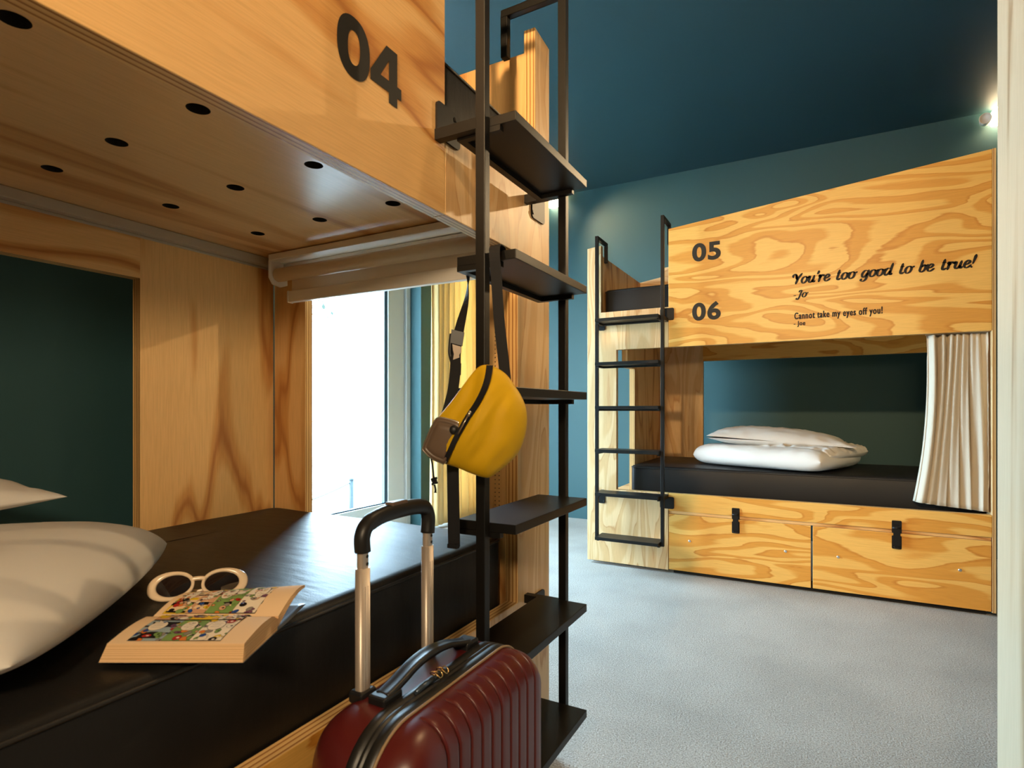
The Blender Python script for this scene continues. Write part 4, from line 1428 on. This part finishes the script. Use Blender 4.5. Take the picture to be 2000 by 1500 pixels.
build('strap_tail', m, WEB, e)
def bk(px, py, D=0.0):
    b0 = Vector((-0.624, 0.925, 1.12))
    return b0 + RV * ((px - 891) * 0.00100) + UV_ * ((680 - py) * 0.00100) + NV * (D + 0.004)
m = MB()
m.tube(cr([bk(883, 652), bk(881, 668), bk(880, 690), bk(884, 708), bk(886, 728)], 4), 0.0042, 8)
m.grid([[bk(884, 646, 0.003), bk(907, 652, 0.003)], [bk(882, 668, 0.005), bk(904, 674, 0.005)]])
q = [bk(883, 644, 0), bk(908, 650, 0), bk(904, 676, 0), bk(881, 670, 0)]
q2 = [v + NV * 0.006 for v in q]
m.grid([q, q2], close_v=True, smooth=False); m.face(q2); m.face(list(reversed(q)))
q = [bk(885, 706, 0), bk(902, 710, 0), bk(901, 733, 0), bk(884, 729, 0)]
q2 = [v + NV * 0.006 for v in q]
m.grid([q, q2], close_v=True, smooth=False); m.face(q2); m.face(list(reversed(q)))
bu = build('buckle', m, BUCK, e, recalc=True)
m = MB()
ty = [(885, 673), (902, 678), (902, 688), (898, 694), (900, 708), (886, 705), (888, 692), (886, 684)]
q = [bk(x, y, 0.001) for x, y in ty]
q2 = [v + NV * 0.007 for v in q]
m.grid([q, q2], close_v=True, smooth=False); m.face(q2); m.face(list(reversed(q)))
build('buckle_clip', m, TAN, bu, label='taupe buckle clip')
m = MB()
cp = [bp(843, 890, 0.012), bp(846, 905, 0.012), bp(848, 922, 0.012), bp(849, 932, 0.012)]
m.tube(cr(cp, 4), 0.0017, 6)
kn = bp(850, 938, 0.012)
m.tube([kn + Vector((0.0045 * math.cos(k * 1.9), 0.0045 * math.sin(k * 1.9), 0.006 - 0.0012 * k)) for k in range(10)], 0.0024, 6)
m.tube(cr([bp(850, 944, 0.012), bp(852, 952, 0.012), bp(852, 960, 0.012)], 3), [0.002] * 6 + [0.003], 6)
build('zip_cord', m, WEB, e)

# ------------------------------------------------------------------ outside the window
mb = MB(); mb.box((-14, -4, -0.16), (-3.2, 14, -0.06)); struct(build('ground', mb, mat('pale_terrace', srgb(190, 192, 190), 0.9)))
e = empty('bollard', (-4.2, 4.32, -0.06))
tag(e, 'short grey post with a rope outside the window', 'post')
GREY = mat('grey_post_paint', (0.020, 0.030, 0.036, 1), 0.7)
m = MB(); m.tube([(-4.2, 4.32, -0.06), (-4.2, 4.32, 0.28)], [0.024, 0.024], 14); m.tube([(-4.2, 4.32, 0.28), (-4.2, 4.32, 0.30)], [0.03, 0.02], 14)
build('post', m, GREY, e)
m = MB()
pa, pb = Vector((-4.2, 4.32, 0.255)), Vector((-4.25, 2.9, 0.20))
m.tube([pa.lerp(pb, k / 16) - Vector((0, 0, 0.10 * math.sin(PI * k / 16))) for k in range(17)], 0.006, 6)
build('rope', m, GREY, e)
e = empty('tree', (-5.3, 3.55, -0.06))
tag(e, 'leafy branch showing at the top of the bright window', 'tree')
m = MB(); m.tube(cr([(-5.3, 3.55, -0.06), (-5.28, 3.5, 1.2), (-5.3, 3.6, 2.6)], 6), 0.05, 10)
m.tube(cr([(-5.29, 3.56, 2.2), (-5.2, 4.1, 2.42), (-5.1, 4.7, 2.45)], 6), 0.010, 6)
build('trunk', m, mat('bark', (0.03, 0.03, 0.03, 1), 0.9), e)
m = MB()
rnd = random.Random(3)
for k in range(90):
    t = rnd.random()
    c = Vector((-5.29, 3.56, 2.3)).lerp(Vector((-5.1, 4.95, 2.36)), t) + Vector((rnd.gauss(0, 0.12), rnd.gauss(0, 0.10), rnd.gauss(-0.14, 0.07)))
    d = Vector((rnd.gauss(0, 1), rnd.gauss(0, 1), rnd.gauss(-0.3, 0.6))).normalized()
    s_ = d.cross(Vector((0, 0, 1))).normalized() * 0.022
    m.face([c, c + d * 0.03 + s_, c + d * 0.075, c + d * 0.03 - s_])
o = build('leaves', m, mat('leaf_green', (0.010, 0.020, 0.010, 1), 0.6), e, weld=False)
